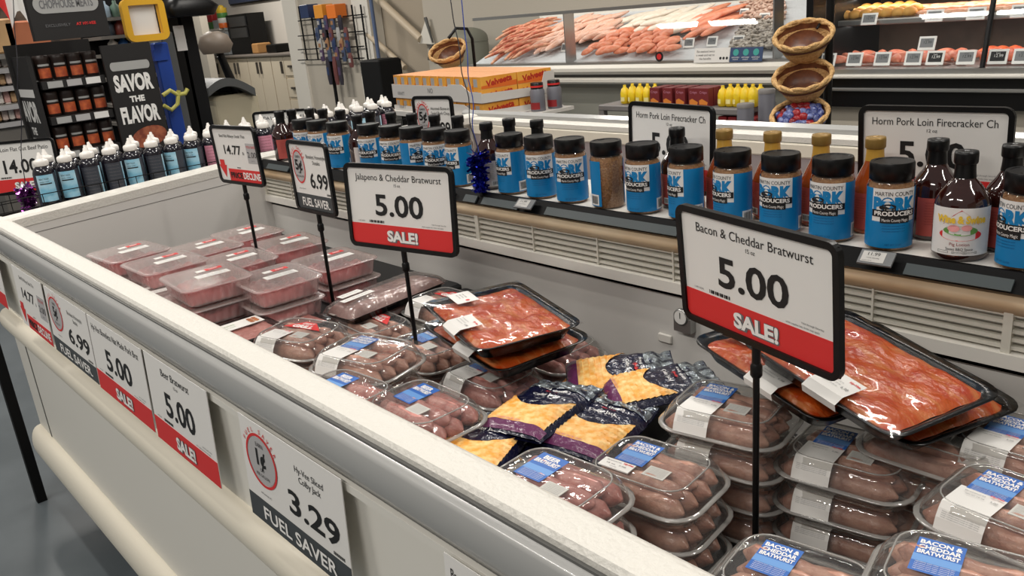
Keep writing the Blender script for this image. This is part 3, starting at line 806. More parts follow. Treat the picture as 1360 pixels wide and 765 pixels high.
for x, y in ((RX1 - 0.085, RY0), (RX1 - 0.02, RY1 - 0.02), (RX0 + 0.02, RY1 - 0.02), (RX0 + 0.02, RY0 + 0.45)):
    for _ in (0,):
        g = G(); g.box(x - 0.014, x + 0.014, y - 0.014, y + 0.014, 0.0, RZ0 - 0.01); rpart(g, 'leg')
def make_squeeze(style):
    t = thing('squeeze_bottle', (0, 0, 0), 'x', 'bottle', 'white capped squeeze bottles along the island end')
    r = 0.0290
    G().lathe([(r - 0.004, 0), (r, 0.003), (r, 0.118), (r - 0.003, 0.127), (r - 0.010, 0.134), (0.014, 0.138)], 28).build('body', NAVY, t)
    g = G(); g.lathe([(0.0180, 0.136), (0.0205, 0.138), (0.0205, 0.149), (0.0185, 0.153), (0.011, 0.156), (0.0085, 0.159), (0.0070, 0.166), (0.0048, 0.1675), (0.0042, 0.1735), (0.0028, 0.175)], 26, cap1=True); g.build('cap', WCAP, t)
    rr = r + 0.0004
    g = G()
    if style == 'sky':
        patch(g, rr, -48, 48, 0.034, 0.112); lb = g.build('label', SKY, t)
        g = G(); patch(g, rr, -140, -50, 0.02, 0.115); patch(g, rr, 50, 140, 0.02, 0.115); g.build('side_label', GLABEL, t)
        g = G(); g.text('BURNT FINGER', on_cyl(rr + 0.0004), -0.004, 0.098, 0.005, 0.026); g.text('smoky sweet', on_cyl(rr + 0.0004), -0.004, 0.091, 0.004, 0.026); patch(g, rr + 0.0004, -34, 30, 0.0845, 0.088)
        g.build('lettering', INK, lb)
        g = G(); patch(g, rr + 0.0002, -20, 20, 0.010, 0.020); g.build('net_weight', SILVG, t)
    else:
        patch(g, rr, -50, 50, 0.022, 0.112); lb = g.build('label', PINKL if style == 'pink' else GLABEL, t)
        g = G(); patch(g, rr, 52, 66, 0.022, 0.112); g.build('side_label', VIOLET if style == 'pink' else SKY, t)
        g = G()
        for k in range(8): g.text('nutrition facts serving', on_cyl(rr + 0.0004), 0, 0.104 - k * 0.010, 0.003, 0.034)
        g.build('lettering', INKG if style != 'pink' else INK, lb)
    return t
sq = {}
def squeeze(style, y, x, a, lab):
    p = Vector((x, y, RZ0)); rot = (0, 0, R(camang(p) - a))
    if style not in sq: t = make_squeeze(style); t.location = p; t.rotation_euler = rot; t['label'] = lab; sq[style] = t
    else: dup(sq[style], p, rot, lab)
styl = ['sky', 'sky', 'dark', 'dark', 'sky', 'dark', 'sky', 'sky', 'pink']
angs = [0, 8, 5, -5, 10, 0, 35, 20, 0]
NB = 20
for k in range(NB):
    st = styl[k] if k < len(styl) else ('dark', 'sky', 'dark', 'pink')[k % 4]
    squeeze(st, 0.600 + 0.0640 * k, -2.752, angs[k] if k < len(angs) else 0, ORD[k] + ' white capped bottle from the left in the near row along the island end')
for k in range(NB):
    squeeze('dark' if k % 3 else 'sky', 0.632 + 0.0640 * k, -2.826, 15, ORD[k] + ' white capped bottle from the left in the far row along the island end')
# ---------------------------------------------------------------- packages lying in the front well
DECK = 0.5960
RISERM = mat('black_riser', (30, 30, 31), 0.6)
g = G(); g.box(XL + 0.004, XR - 0.02, YI + 0.004, YB - 0.004, ZF + 0.002, DECK - 0.001)
part(g, 'well_deck', mat('dark_deck', (52, 50, 50), 0.6))
CLAM = clear_mat('clamshell_plastic', (232, 231, 229), body=0.05, fmin=0.045, rough=0.07, bump=0.25, bscale=45)
RIM = clear_mat('clamshell_rim', (215, 215, 212), body=0.40, body_rgb=(206, 204, 200), fmin=0.10, rough=0.12)
FILM = clear_mat('cling_film', (242, 242, 242), body=0.0, fmin=0.025, rough=0.08, bump=0.22, bscale=26)
FILMR = clear_mat('milky_lid_film', (240, 234, 232), body=0.22, body_rgb=(206, 194, 188), fmin=0.04, rough=0.24)
MILKY = clear_mat('milky_tray', (240, 226, 226), body=0.32, body_rgb=(226, 212, 210), fmin=0.05, rough=0.2)
SAUS = mat('raw_sausage', (198, 152, 132), 0.35, rgb2=(174, 122, 104), noise_scale=60, bump=0.25, bump_scale=120, coat=0.3)
SAUSP = mat('pink_sausage', (206, 144, 134), 0.35, rgb2=(184, 116, 108), noise_scale=60, bump=0.25, bump_scale=120, coat=0.3)
BEEF = mat('red_beef', (118, 14, 22), 0.35, rgb2=(172, 72, 72), noise_scale=22, bump=0.5, bump_scale=70, coat=0.3)
PORK = streak_mat('marinated_pork', (184, 60, 12), (204, 90, 28), (214, 130, 72))
RIBM = mat('vacuum_ribs', (150, 104, 98), 0.35, rgb2=(184, 150, 144), noise_scale=18, bump=0.4, bump_scale=40)
DTRAY = mat('black_foam_tray', (10, 10, 10), 0.25, spec=0.4)
BLAB = mat('sausage_label_blue', (36, 96, 176), 0.45)
BLAB2 = mat('sausage_label_pale_blue', (96, 146, 206), 0.45)
OFFW = mat('thermal_paper', (222, 220, 216), 0.55)
NUT = mat('nutrition_label', (196, 194, 188), 0.5)
CHEESE = mat('marbled_cheese', (234, 162, 60), 0.4, rgb2=(244, 208, 140), noise_scale=75)
CHEESED = mat('orange_cheese', (220, 134, 30), 0.4, rgb2=(234, 164, 64), noise_scale=30)
BAG = mat('navy_bag_foil', (18, 20, 46), 0.2, spec=0.7, bump=0.5, bump_scale=60, coat=0.4)
BAGP = mat('purple_bag_foil', (98, 44, 84), 0.25, bump=0.4, bump_scale=60, coat=0.3)
FOILS = mat('crinkled_clear_foil', (176, 186, 190), 0.12, metal=0.6, rgb2=(30, 34, 62), noise_scale=70, bump=0.8, bump_scale=80)

PL, PW, PH = 0.185, 0.147, 0.049
_saus = {}
def sausage_geo(seed, L, r):
    rnd = random.Random(seed); n = 12
    bend = rnd.uniform(-0.006, 0.006); path = []; rad = []
    for k in range(n + 1):
        u = k / n * 2 - 1
        path.append(Vector((u * L / 2, bend * (1 - u * u) + 0.0012 * math.sin(5 * u + seed), 0.001 * math.sin(4 * u + seed * 2))))
        e = abs(u); rad.append(r * (1.0 if e < 0.72 else math.sqrt(max(0.02, 1 - ((e - 0.72) / 0.28) ** 2))) * (1 + 0.05 * math.sin(9 * u + seed)))
    return path, rad
def make_pack(kind, sticker, pink=False, label=True):
    nm = {'bacon': 'bratwurst_pack', 'jal': 'bratwurst_pack', 'beer': 'bratwurst_pack', 'grill': 'bratwurst_pack'}[kind]
    t = thing(nm, (0, 0, 0), 'x', 'sausage pack', 'clear bratwurst packs in the freezer well')
    hx, hy = PL / 2, PW / 2
    g = G()
    g.loft([rrect(hx - 0.016, hy - 0.016, 0.03, 0.0015), rrect(hx - 0.010, hy - 0.010, 0.034, 0.004), rrect(hx - 0.005, hy - 0.005, 0.037, 0.019)], cap0=True); g.build('tray', CLAM, t)
    g = G()
    g.loft([rrect(hx - 0.005, hy - 0.005, 0.037, 0.021), rrect(hx - 0.009, hy - 0.008, 0.036, 0.034), rrect(hx - 0.015, hy - 0.013, 0.034, 0.043), rrect(hx - 0.021, hy - 0.018, 0.030, PH - 0.0005),
            rrect(hx - 0.026, hy - 0.022, 0.026, PH), rrect(hx - 0.030, hy - 0.026, 0.022, PH - 0.002)], cap1=True); g.build('lid', CLAM, t)
    g = G()
    g.loft([rrect(hx - 0.006, hy - 0.006, 0.036, 0.0185), rrect(hx, hy, 0.040, 0.0190), rrect(hx, hy, 0.040, 0.0212), rrect(hx - 0.006, hy - 0.006, 0.036, 0.0218)])
    g.build('rim', RIM, t)
    g = G(); ring = [Vector(p) for p in rrect(hx - 0.024, hy - 0.0205, 0.028, PH)]; g.tube(ring + [ring[0]], 0.0012, 6, caps=False); g.build('lid_edge', RIM, t)
    m = SAUSP if pink else SAUS
    sp = [(-0.048, 0.0185), (-0.016, 0.0175), (0.016, 0.0175), (0.048, 0.0185), (-0.030, 0.0345), (0.001, 0.0340), (0.031, 0.0345)]
    for k, (y, z) in enumerate(sp):
        p, r = sausage_geo(k + len(kind) * 3, 0.152 if k < 4 else 0.128, 0.0154 if k < 4 else 0.0126)
        g = G(); g.tube([q + Vector((0.003 * ((k * 7) % 3 - 1), y * 0.94, z)) for q in p], r, 12); g.build('sausage', m, t)
    z = PH - 0.0018
    fn = flat_xy(z + 0.0010)
    if kind == 'grill':
        g = G(); g.add([(-0.052, 0.010, z + 0.0006), (0.044, 0.010, z + 0.0006), (0.010, 0.040, z + 0.0006), (-0.018, 0.042, z + 0.0006)], [(0, 1, 2, 3)]); lb = g.build('red_label', RED, t)
        g = G(); g.text('GREAT', fn, -0.004, 0.0285, 0.0080, 0.028, bold=0.03); g.text('GRILL', fn, -0.006, 0.0125, 0.0125, 0.052, bold=0.05); g.build('white_lettering', WINK, lb)
    else:
        x0, x1, y0, y1 = -0.050, -0.006, -0.016, 0.043
        zz = z + 0.0006
        g = G(); g.add([(x0, y0, zz), (x1, y0, zz), (x1, y1, zz), (x0, y1, zz)], [(0, 1, 2, 3)], 0)
        g.add([(x0, 0.001, zz + .0002), (x1, 0.001, zz + .0002), (x1, 0.013, zz + .0002), (x0, 0.013, zz + .0002)], [(0, 1, 2, 3)], 1)
        lb = g.build('blue_label', [BLAB, BLAB2], t)
        g = G()
        lines = {'bacon': ('BACON &', 'CHEDDAR', 'BRATWURST'), 'jal': ('JALAPENO &', 'CHEDDAR', 'BRATWURST'), 'beer': ('BEER', 'BRATWURST')}[kind]
        hh = 0.0068 if len(lines) == 3 else 0.0085
        for q, s in enumerate(lines): g.text(s, fn, (x0 + x1) / 2, y1 - 0.0105 - q * (hh + 0.002) + (0 if len(lines) == 3 else -0.002), hh, maxw=0.039, bold=0.035)
        for q in range(5): g.text('ingredients pork water seasoning less', fn, (x0 + x1) / 2, -0.001 - q * 0.003, 0.0016, 0.036)
        g.build('white_lettering', WINK, lb)
    if sticker == 'flap':
        g = G(); a, b = -0.056, -0.006
        pr = [(-0.008, z + 0.0005), (-hy + 0.020, PH + 0.0008), (-hy + 0.0135, 0.0435), (-hy + 0.0075, 0.0345), (-hy + 0.0030, 0.0220)]
        g.loft([[(a, y, zz), (b, y, zz)] for y, zz in pr], closed=False, smooth=False)
        st = g.build('price_sticker', OFFW, t)
        g = G(); f1 = flat_xy(PH + 0.0012)
        g.text('Hy-Vee', f1, b - 0.009, -0.015, 0.0032, 0.014, bold=0.04); g.build('red_lettering', RED, st)
        g = G(); g.text('Bratwurst', f1, -0.036, -0.020, 0.0026, 0.022); g.text('net wt 15 oz', f1, -0.034, -0.026, 0.0022, 0.02); g.text('5.00', f1, -0.014, -0.0265, 0.0034)
        d = Vector((0, -hy + 0.0075 + hy - 0.0135, 0.0345 - 0.0435)).normalized(); base = Vector((0, -hy + 0.0135, 0.0435)); nn = Vector((0, d.z, -d.y))
        if nn.y > 0: nn = -nn
        f2 = lambda u, v: base + Vector((u, 0, 0)) - d * (v) + nn * 0.0009
        for q in range(4): g.text('keep refrigerated cook to safe temp', f2, (a + b) / 2, -0.0030 - q * 0.0022, 0.0012, 0.040)
        g.build('black_lettering', INKG, st)
    elif sticker == 'flat':
        g = G(); g.box(-0.060, -0.012, -0.041, -0.020, PH - 0.0012, PH + 0.0006); st = g.build('price_sticker', OFFW, t)
        f1 = flat_xy(PH + 0.0010)
        g = G(); g.text('Hy-Vee', f1, -0.021, -0.0255, 0.0036, 0.015, bold=0.04); g.build('red_lettering', RED, st)
        g = G(); g.text('Bratwurst', f1, -0.043, -0.026, 0.0026, 0.022); g.text('15 oz   5.00', f1, -0.036, -0.033, 0.0028, 0.03); g.text('sell by date', f1, -0.038, -0.038, 0.0018); g.build('black_lettering', INKG, st)
    g = G(); g.box(0.002, 0.034, -0.030, -0.006, z - 0.0004, z + 0.0008); nb = g.build('nutrition_label', NUT, t)
    g = G(); f1 = flat_xy(z + 0.0012)
    for q in range(7): g.text('nutrition facts serving size', f1, 0.018, -0.010 - q * 0.0029, 0.0015, 0.027)
    g.build('lettering', INKG, nb)
    return t
packs = {}
def place(key, maker, loc, rot, lab):
    if key not in packs:
        t = maker(); t.location = loc; t.rotation_euler = rot; t['label'] = lab; packs[key] = t; return t
    return dup(packs[key], loc, rot, lab)
LAY = ['topmost', 'second from the top', 'third from the top', 'fourth from the top', 'fifth from the top']
def stack(px, py, ztop, yaw, kind, sticker, where, pink=False, tilt=(0, 0), n=None, jitter=0.004, seed=1):
    """packs piled on the deck; the topmost lid is seen at pixel (px, py)"""
    rnd = random.Random(seed + int(px))
    nn = max(1, int((ztop - DECK + 0.004) / (PH + 0.0008)))
    top = at_z(px, py, ztop)
    z = ztop - PH
    for k in range(nn):
        p = Vector((top.x, top.y, z))
        if k: p += Vector((rnd.uniform(-jitter, jitter), rnd.uniform(-jitter, jitter), 0))
        a = R(yaw + (rnd.uniform(-3, 3) if k else 0))
        lab = ('%s, %s' % (where, LAY[k])) if nn > 1 else where
        place((kind, sticker, pink), lambda: make_pack(kind, sticker, pink), p, (R(tilt[0]) if k == 0 else 0, R(tilt[1]) if k == 0 else 0, a), lab)
        z -= PH + 0.0008
        if z < DECK: break
N3 = lambda n: 0.645 + n * (PH + 0.0008)
stack(866, 614, N3(2) + 0.012, 7, 'bacon', 'flat', 'bacon bratwurst pack left of the nearest sign pole', n=2)
stack(732, 634, N3(3), 4, 'beer', 'none', 'beer bratwurst pack against the front rail', pink=True)
stack(970, 532, N3(3), 11, 'bacon', 'flap', 'bacon bratwurst pack with paper flap behind the nearest pole', seed=2)
stack(1132, 594, N3(2) + 0.006, 8, 'bacon', 'flap', 'bacon bratwurst pack right of the nearest pole', n=2)
stack(1352, 664, N3(3), -4, 'bacon', 'flap', 'bacon bratwurst pack with paper flap at the right edge')
stack(1056, 762, N3(2), 9, 'bacon', 'none', 'bacon bratwurst pack at the bottom edge below the pole')
stack(1284, 762, N3(3), 12, 'bacon', 'none', 'bacon bratwurst pack in the bottom right corner')
stack(1250, 570, N3(3) - 0.01, 0, 'jal', 'none', 'jalapeno bratwurst pack under the big marinated tray', n=3)
stack(1368, 580, N3(3), 0, 'bacon', 'flap', 'rearmost bacon bratwurst pack cut by the right edge')
stack(485, 462, N3(3) + 0.026, 14, 'jal', 'flap', 'jalapeno bratwurst pack with paper flap by the front rail', n=3)
stack(397, 438, N3(3), 18, 'grill', 'flap', 'red labelled grill bratwurst pack with paper flap by the rail')
stack(452, 516, N3(3) + 0.018, 6, 'beer', 'none', 'beer bratwurst pack mostly hidden by the front rail', pink=True, n=3)
stack(558, 532, N3(3) + 0.008, 0, 'beer', 'none', 'beer bratwurst pack at the foot of the jalapeno sign pole', pink=True, n=3)
stack(572, 452, N3(2), -4, 'jal', 'none', 'jalapeno bratwurst pack behind the jalapeno sign pole')
stack(652, 492, N3(2), 0, 'jal', 'flap', 'bratwurst pack with paper flap under the left marinated trays', pink=True)
stack(735, 452, N3(2), 0, 'jal', 'none', 'bratwurst pack at the back wall under the left marinated trays', pink=True)
stack(494, 426, N3(2), -2, 'grill', 'none', 'red labelled grill pack behind the jalapeno pack')
stack(590, 396, N3(2) + 0.02, 0, 'grill', 'flap', 'red labelled grill pack at the back wall', n=2)

def slab(gm, hx, hy, z0, h, seed, amp=0.004, nx=26, ny=22, sup=4.0, mi=0):
    def fn(u, v):
        a, b = u * 2 - 1, v * 2 - 1
        edge = max(0.0, 1 - abs(a) ** sup) ** 0.5 * max(0.0, 1 - abs(b) ** sup) ** 0.5
        w = 1 + 0.06 * noise.noise((a * 2 + seed, b * 2, seed))
        q = noise.noise((a * 2.2 + seed * 3.1, b * 2.2, 0.5)) * amp + noise.noise((a * 6 + seed, b * 6, 1.5)) * amp * 0.6
        return Vector((a * hx * w, b * hy * w, z0 + edge * (h + q)))
    gm.grid(fn, nx, ny, mi)
# --- marinated pork trays
def make_marinated(seed):
    t = thing('marinated_pork_tray', (0, 0, 0), 'x', 'meat tray', 'marinated pork trays')
    hx, hy, h = 0.131, 0.100, 0.027
    g = G()
    g.loft([rrect(hx - 0.022, hy - 0.022, 0.02, 0.001), rrect(hx - 0.010, hy - 0.010, 0.024, h - 0.004), rrect(hx, hy, 0.028, h), rrect(hx, hy, 0.028, h + 0.0015), rrect(hx - 0.012, hy - 0.012, 0.023, h - 0.003), rrect(hx - 0.024, hy - 0.024, 0.018, 0.004)], cap0=True, cap1=True)
    g.build('tray', DTRAY, t)
    g = G(); slab(g, hx - 0.017, hy - 0.014, 0.0195, 0.009, seed, 0.006, sup=6); g.build('pork', PORK, t)
    g = G()
    def ff(u, v):
        a, b = u * 2 - 1, v * 2 - 1
        e = max(0.0, 1 - abs(a) ** 6) * max(0.0, 1 - abs(b) ** 6)
        return Vector((a * (hx - 0.002), b * (hy - 0.002), h + 0.002 + e * 0.005 + 0.0012 * noise.noise((a * 4 + seed, b * 9, 2))))
    g.grid(ff, 24, 20); g.build('cling_film', FILM, t)
    f = flat_xy(h + 0.0092)
    g = G(); g.loft([rrect(0.027, 0.021, 0.003, h + 0.0080, dx=-0.090, dy=-0.030), rrect(0.027, 0.021, 0.003, h + 0.0088, dx=-0.090, dy=-0.030)], cap1=True, smooth=False); lb = g.build('brand_label', OFFW, t)
    g = G(); 
    for q in range(3): g.text('PORK STEAK', f, -0.096, -0.026 - q * 0.006, 0.0026, 0.022)
    g.build('lettering', INK, lb)
    g = G(); g.add([f(-0.072 + 0.004 * math.cos(k * 0.5236), -0.028 + 0.004 * math.sin(k * 0.5236)) for k in range(12)], [tuple(range(12))]); g.build('red_dot', RED, lb)
    g = G(); g.loft([[(-0.006, -0.050, h + 0.0086), (0.048, -0.050, h + 0.0086)], [(-0.006, -0.092, h + 0.0080), (0.048, -0.092, h + 0.0080)], [(-0.006, -0.1035, h + 0.001), (0.048, -0.1035, h + 0.001)], [(-0.006, -0.1000, h - 0.010), (0.048, -0.1000, h - 0.010)]], closed=False, smooth=False); lb = g.build('price_sticker', OFFW, t)
    g = G()
    for q in range(3): g.text('marinated pork net wt', f, 0.014, -0.068 - q * 0.006, 0.0024, 0.026)
    g.text('6.98', f, 0.036, -0.078, 0.0045); g.build('lettering', INKG, lb)
    g = G(); g.text('Hy-Vee', f, 0.037, -0.060, 0.0038, 0.016, bold=0.04); g.build('red_lettering', RED, lb)
    return t
def marin(loc, rot, lab): place('marin', lambda: make_marinated(3), loc, tuple(R(a) for a in rot), lab)
c = at_z(662, 416, 0.845); marin((c.x, c.y, 0.818), (0, 2, -17), 'upper marinated pork tray of the pile between the two sale signs')
c = at_z(668, 434, 0.815); marin((c.x, c.y, 0.780), (1, 3, -8), 'lower marinated pork tray of the pile between the two sale signs')
def marin_corner(corner, sx, sy, rot, lab):
    """rot in degrees; corner = world place of the rim corner (sx, sy)"""
    from mathutils import Euler
    m = Euler(tuple(R(a) for a in rot)).to_matrix()
    c_ = Vector(corner) - m @ Vector((sx * 0.132, sy * 0.100, 0.027))
    marin(tuple(c_), rot, lab)
marin_corner(at_z(1188, 588, 0.850), 1, -1, (0, 9, -15), 'uppermost marinated pork tray behind the bacon sign, tilted')
marin_corner(at_z(1212, 600, 0.815), 1, -1, (0, 9, -18), 'second marinated pork tray under the tilted one, its rim showing at right')
marin_corner(at_z(914, 450, 0.858), -1, -1, (0, 7, -16), 'marinated pork tray poking out left below the bacon sign')

# --- red beef trays
def make_beef(seed):
    t = thing('beef_tray', (0, 0, 0), 'x', 'meat tray', 'red beef trays at the far end of the well')
    hx, hy, h = 0.093, 0.080, 0.043
    g = G()
    n = 8
    def fl(hx_, hy_, r, z, amp):
        p = rrect(hx_, hy_, r, z, n); out = []
        m = 132; L = []
        pts = [Vector(q) for q in p]; per = [0.0]
        for i in range(len(pts)): per.append(per[-1] + (pts[(i + 1) % len(pts)] - pts[i]).length)
        for k in range(m):
            d = per[-1] * k / m
            i = max(q for q in range(len(pts)) if per[q] <= d + 1e-9)
            a = pts[i]; b = pts[(i + 1) % len(pts)]; f_ = (d - per[i]) / max(1e-9, (b - a).length)
            q = a + (b - a) * f_; s = 1 + (amp if (k % 4) < 2 else 0)
            out.append((q.x * s, q.y * s, z))
        return out
    g.loft([fl(hx - 0.018, hy - 0.018, 0.016, 0.001, 0), fl(hx - 0.014, hy - 0.014, 0.018, 0.003, 0.0), fl(hx - 0.012, hy - 0.012, 0.02, 0.006, -0.04), fl(hx - 0.007, hy - 0.007, 0.022, h - 0.009, -0.04), fl(hx - 0.006, hy - 0.006, 0.022, h - 0.006, 0), fl(hx, hy, 0.026, h - 0.004, 0), fl(hx, hy, 0.026, h - 0.0015, 0), fl(hx - 0.007, hy - 0.007, 0.022, h - 0.001, 0)], cap0=True)
    g.build('tray', MILKY, t)
    g = G(); slab(g, hx - 0.019, hy - 0.018, 0.005, 0.019, seed, 0.016, 34, 30, sup=7); g.build('beef', BEEF, t)
    g = G(); g.loft([rrect(hx - 0.003, hy - 0.003, 0.024, h - 0.0008), rrect(hx - 0.010, hy - 0.010, 0.02, h - 0.0002)], cap1=True, smooth=False); g.build('lid_film', FILMR, t)
    f = flat_xy(h + 0.0012)
    g = G(); g.add([(-0.050, 0.018, h + 0.0006), (-0.008, 0.018, h + 0.0006), (-0.008, 0.030, h + 0.0006), (-0.050, 0.030, h + 0.0006)][::1], [(0, 1, 2, 3)])
    M2 = None
    g = G(); g.box(-0.052, -0.036, -0.006, 0.014, h, h + 0.0006); g.build('white_sticker', OFFW, t)
    g = G(); g.box(-0.052, -0.036, 0.014, 0.052, h, h + 0.0006); lb = g.build('red_sticker', RED, t)
    g = G(); 
    fv = lambda u, v: Vector((-0.044 - v, 0.033 + u, h + 0.0011))
    g.text('BEEF', fv, 0, -0.004, 0.006, 0.020, bold=0.03); g.build('lettering', WINK, lb)
    g = G(); g.box(-0.012, 0.014, -0.022, 0.052, h, h + 0.0006); lb = g.build('price_sticker', OFFW, t)
    g = G()
    for q in range(3):
        fq = lambda u, v, q=q: Vector((-0.005 + q * 0.007 - v, 0.015 + u, h + 0.0011)); g.text('ribeye steak thin net wt price', fq, 0, 0, 0.0028, 0.058)
    g.build('lettering', INKG, lb)
    return t
BPITCH = 0.0445
riser_top = RISER_Z
def beef(px, py, n, yaw, lab, extra=0.0, jit=0.006, tilt=(0, 0)):
    ztop = riser_top + n * BPITCH + extra
    p = at_z(px, py, ztop); rnd = random.Random(int(px * 3 + py)); z = ztop - 0.043
    for k in range(n):
        q = Vector((p.x, p.y, z)); 
        if k: q += Vector((rnd.uniform(-jit, jit) + 0.008, rnd.uniform(-jit, jit), 0))
        place('beef', lambda: make_beef(7), q, (R(tilt[0]) if not k else 0, R(tilt[1]) if not k else 0, R(yaw + (rnd.uniform(-4, 4) if k else 0))), lab + ', ' + LAY[k])
        z -= BPITCH
        if z < riser_top - 0.002: break
beef(273, 366, 3, -3, 'red beef tray nearest the rail and the grill packs', 0.004)
beef(364, 367, 3, -2, 'red beef tray right of the front one', -0.012)
beef(443, 343, 2, 0, 'red beef tray behind the 6.99 sign pole')
beef(384, 321, 2, -4, 'red beef tray at the foot of the 14.77 sign')
beef(218, 347, 3, 2, 'red beef tray by the rail, third from the end wall', -0.004)
beef(170, 333, 3, 5, 'red beef tray by the rail, close to the end wall', -0.004)
beef(272, 327, 2, 2, 'red beef tray in the middle row near the end wall')
beef(314, 343, 2, 0, 'red beef tray in the middle row behind the front tray', 0.004)
beef(328, 308, 2, 3, 'red beef tray farthest in the back corner')
beef(148, 358, 2, 4, 'low red beef tray squeezed against the rail near the end', 0.0)
beef(204, 388, 2, -4, 'low red beef tray squeezed against the rail', 0.0)
for k, (x0, x1, y0, y1, z1, lab) in enumerate(((-2.585, -1.585, 0.475, 1.20, riser_top, 'black plastic riser under the red beef trays'), (-0.86, -0.745, 0.66, 1.14, 0.690, 'black plastic riser under the cheese bags'), (-1.575, -1.50, 0.90, 1.20, 0.705, 'black plastic riser under the rib trays'))):
    g = G(); g.loft([rrect((x1 - x0) / 2, (y1 - y0) / 2, 0.01, z) for z in (DECK, z1 - 0.006)] + [rrect((x1 - x0) / 2 - 0.006, (y1 - y0) / 2 - 0.006, 0.01, z1)], smooth=False, cap0=True, cap1=True)
    tag(g.build('display_riser', RISERM, None, ((x0 + x1) / 2, (y0 + y1) / 2, 0)), lab, 'riser')

# --- rib trays, long and flat
def make_ribs():
    t = thing('rib_tray', (0, 0, 0), 'x', 'meat tray', 'vacuum packed rib trays')
    hx, hy, h = 0.058, 0.135, 0.018
    g = G(); g.loft([rrect(hx - 0.014, hy - 0.014, 0.012, 0.001), rrect(hx - 0.002, hy - 0.002, 0.018, h), rrect(hx, hy, 0.018, h + 0.001), rrect(hx - 0.008, hy - 0.008, 0.014, h - 0.004)], cap0=True, cap1=True); g.build('tray', DTRAY, t)
    g = G(); slab(g, hx - 0.005, hy - 0.008, h - 0.004, 0.022, 11, 0.004, 14, 28, 6); g.build('ribs', RIBM, t)
    g = G()
    def ff(u, v):
        a, b = u * 2 - 1, v * 2 - 1; e = max(0.0, 1 - abs(a) ** 6) ** .5 * max(0.0, 1 - abs(b) ** 6) ** .5
        return Vector((a * (hx - 0.001), b * (hy - 0.001), h + e * 0.026 + 0.001 * noise.noise((a * 5, b * 14, 3))))
    g.grid(ff, 14, 28); g.build('cling_film', clear_mat('vacuum_film', (230, 226, 224), body=0.16, body_rgb=(190, 178, 174), fmin=0.06, rough=0.14, bump=0.5, bscale=50), t)
    z = h + 0.0275
    for a, b, c_, d in ((-0.042, -0.018, -0.10, -0.045), (-0.006, 0.014, -0.115, -0.035)):
        g = G(); g.box(a, b, c_, d, z - 0.0008, z); lb = g.build('price_sticker', OFFW, t)
        g = G()
        fq = lambda u, v: Vector(((a + b) / 2 - v, (c_ + d) / 2 + u, z + 0.0005)); g.text('pork ribs net wt price', fq, 0, -0.001, 0.003, (d - c_) * 0.8); g.build('lettering', INKG, lb)
    return t
c = at_z(512, 380, 0.785); place('ribs', make_ribs, (c.x, c.y, 0.742), (R(2), R(-3), R(2)), 'upper vacuum packed rib tray left of the jalapeno sign pole')
c = at_z(500, 400, 0.750); place('ribs', make_ribs, (c.x, c.y, 0.708), (0, 0, R(-3)), 'lower black rib tray under the pale one, left of the jalapeno sign pole')

# --- dark trays with a white picture label beside the rail
def make_pict():
    t = thing('picture_label_tray', (0, 0, 0), 'x', 'meat tray', 'dark trays with picture labels')
    hx, hy, h = 0.075, 0.068, 0.034
    g = G(); g.loft([rrect(hx - 0.016, hy - 0.016, 0.016, 0.001), rrect(hx - 0.004, hy - 0.004, 0.022, h - 0.003), rrect(hx, hy, 0.024, h), rrect(hx - 0.006, hy - 0.006, 0.02, h - 0.003)], cap0=True, cap1=True); g.build('tray', DTRAY, t)
    g = G(); slab(g, hx - 0.009, hy - 0.009, h - 0.006, 0.005, 5, 0.003, 16, 14, 6); g.build('sausage_patties', SAUSP, t)
    g = G(); g.loft([rrect(hx - 0.002, hy - 0.002, 0.02, h + 0.001), rrect(hx - 0.01, hy - 0.01, 0.018, h + 0.003)], cap1=True); g.build('cling_film', FILM, t)
    z = h + 0.004
    g = G(); g.box(-0.050, -0.006, -0.052, 0.052, z - 0.0006, z); lb = g.build('picture_label', OFFW, t)
    g = G(); n = 20
    for k in range(6):
        cx, cy = -0.018 - (k % 3) * 0.009, 0.030 + (k // 3) * 0.010
        g.add([(cx + 0.006 * math.cos(6.283 * q / n), cy + 0.005 * math.sin(6.283 * q / n), z + 0.0005 + k * 0.0001) for q in range(n)], [tuple(range(n))])
    g.build('food_picture', mat('picture_brown', (150, 84, 52), 0.6, rgb2=(190, 120, 70), noise_scale=120), lb)
    g = G(); fv = lambda u, v: Vector((-0.028 - v, -0.020 + u, z + 0.0006)); g.text('patties', fv, 0, 0.002, 0.007, 0.034); g.text('fresh pork', fv, 0, -0.010, 0.004, 0.03); g.build('lettering', GRN, lb)
    return t
c = at_z(322, 434, 0.785); place('pict', make_pict, (c.x, c.y, 0.745), (0, 0, R(0)), 'dark tray with white picture label beside the rail, left of the grill pack')
c = at_z(384, 425, 0.760); place('pict', make_pict, (c.x, c.y, 0.722), (0, 0, R(4)), 'dark tray with white picture label partly under the grill pack')

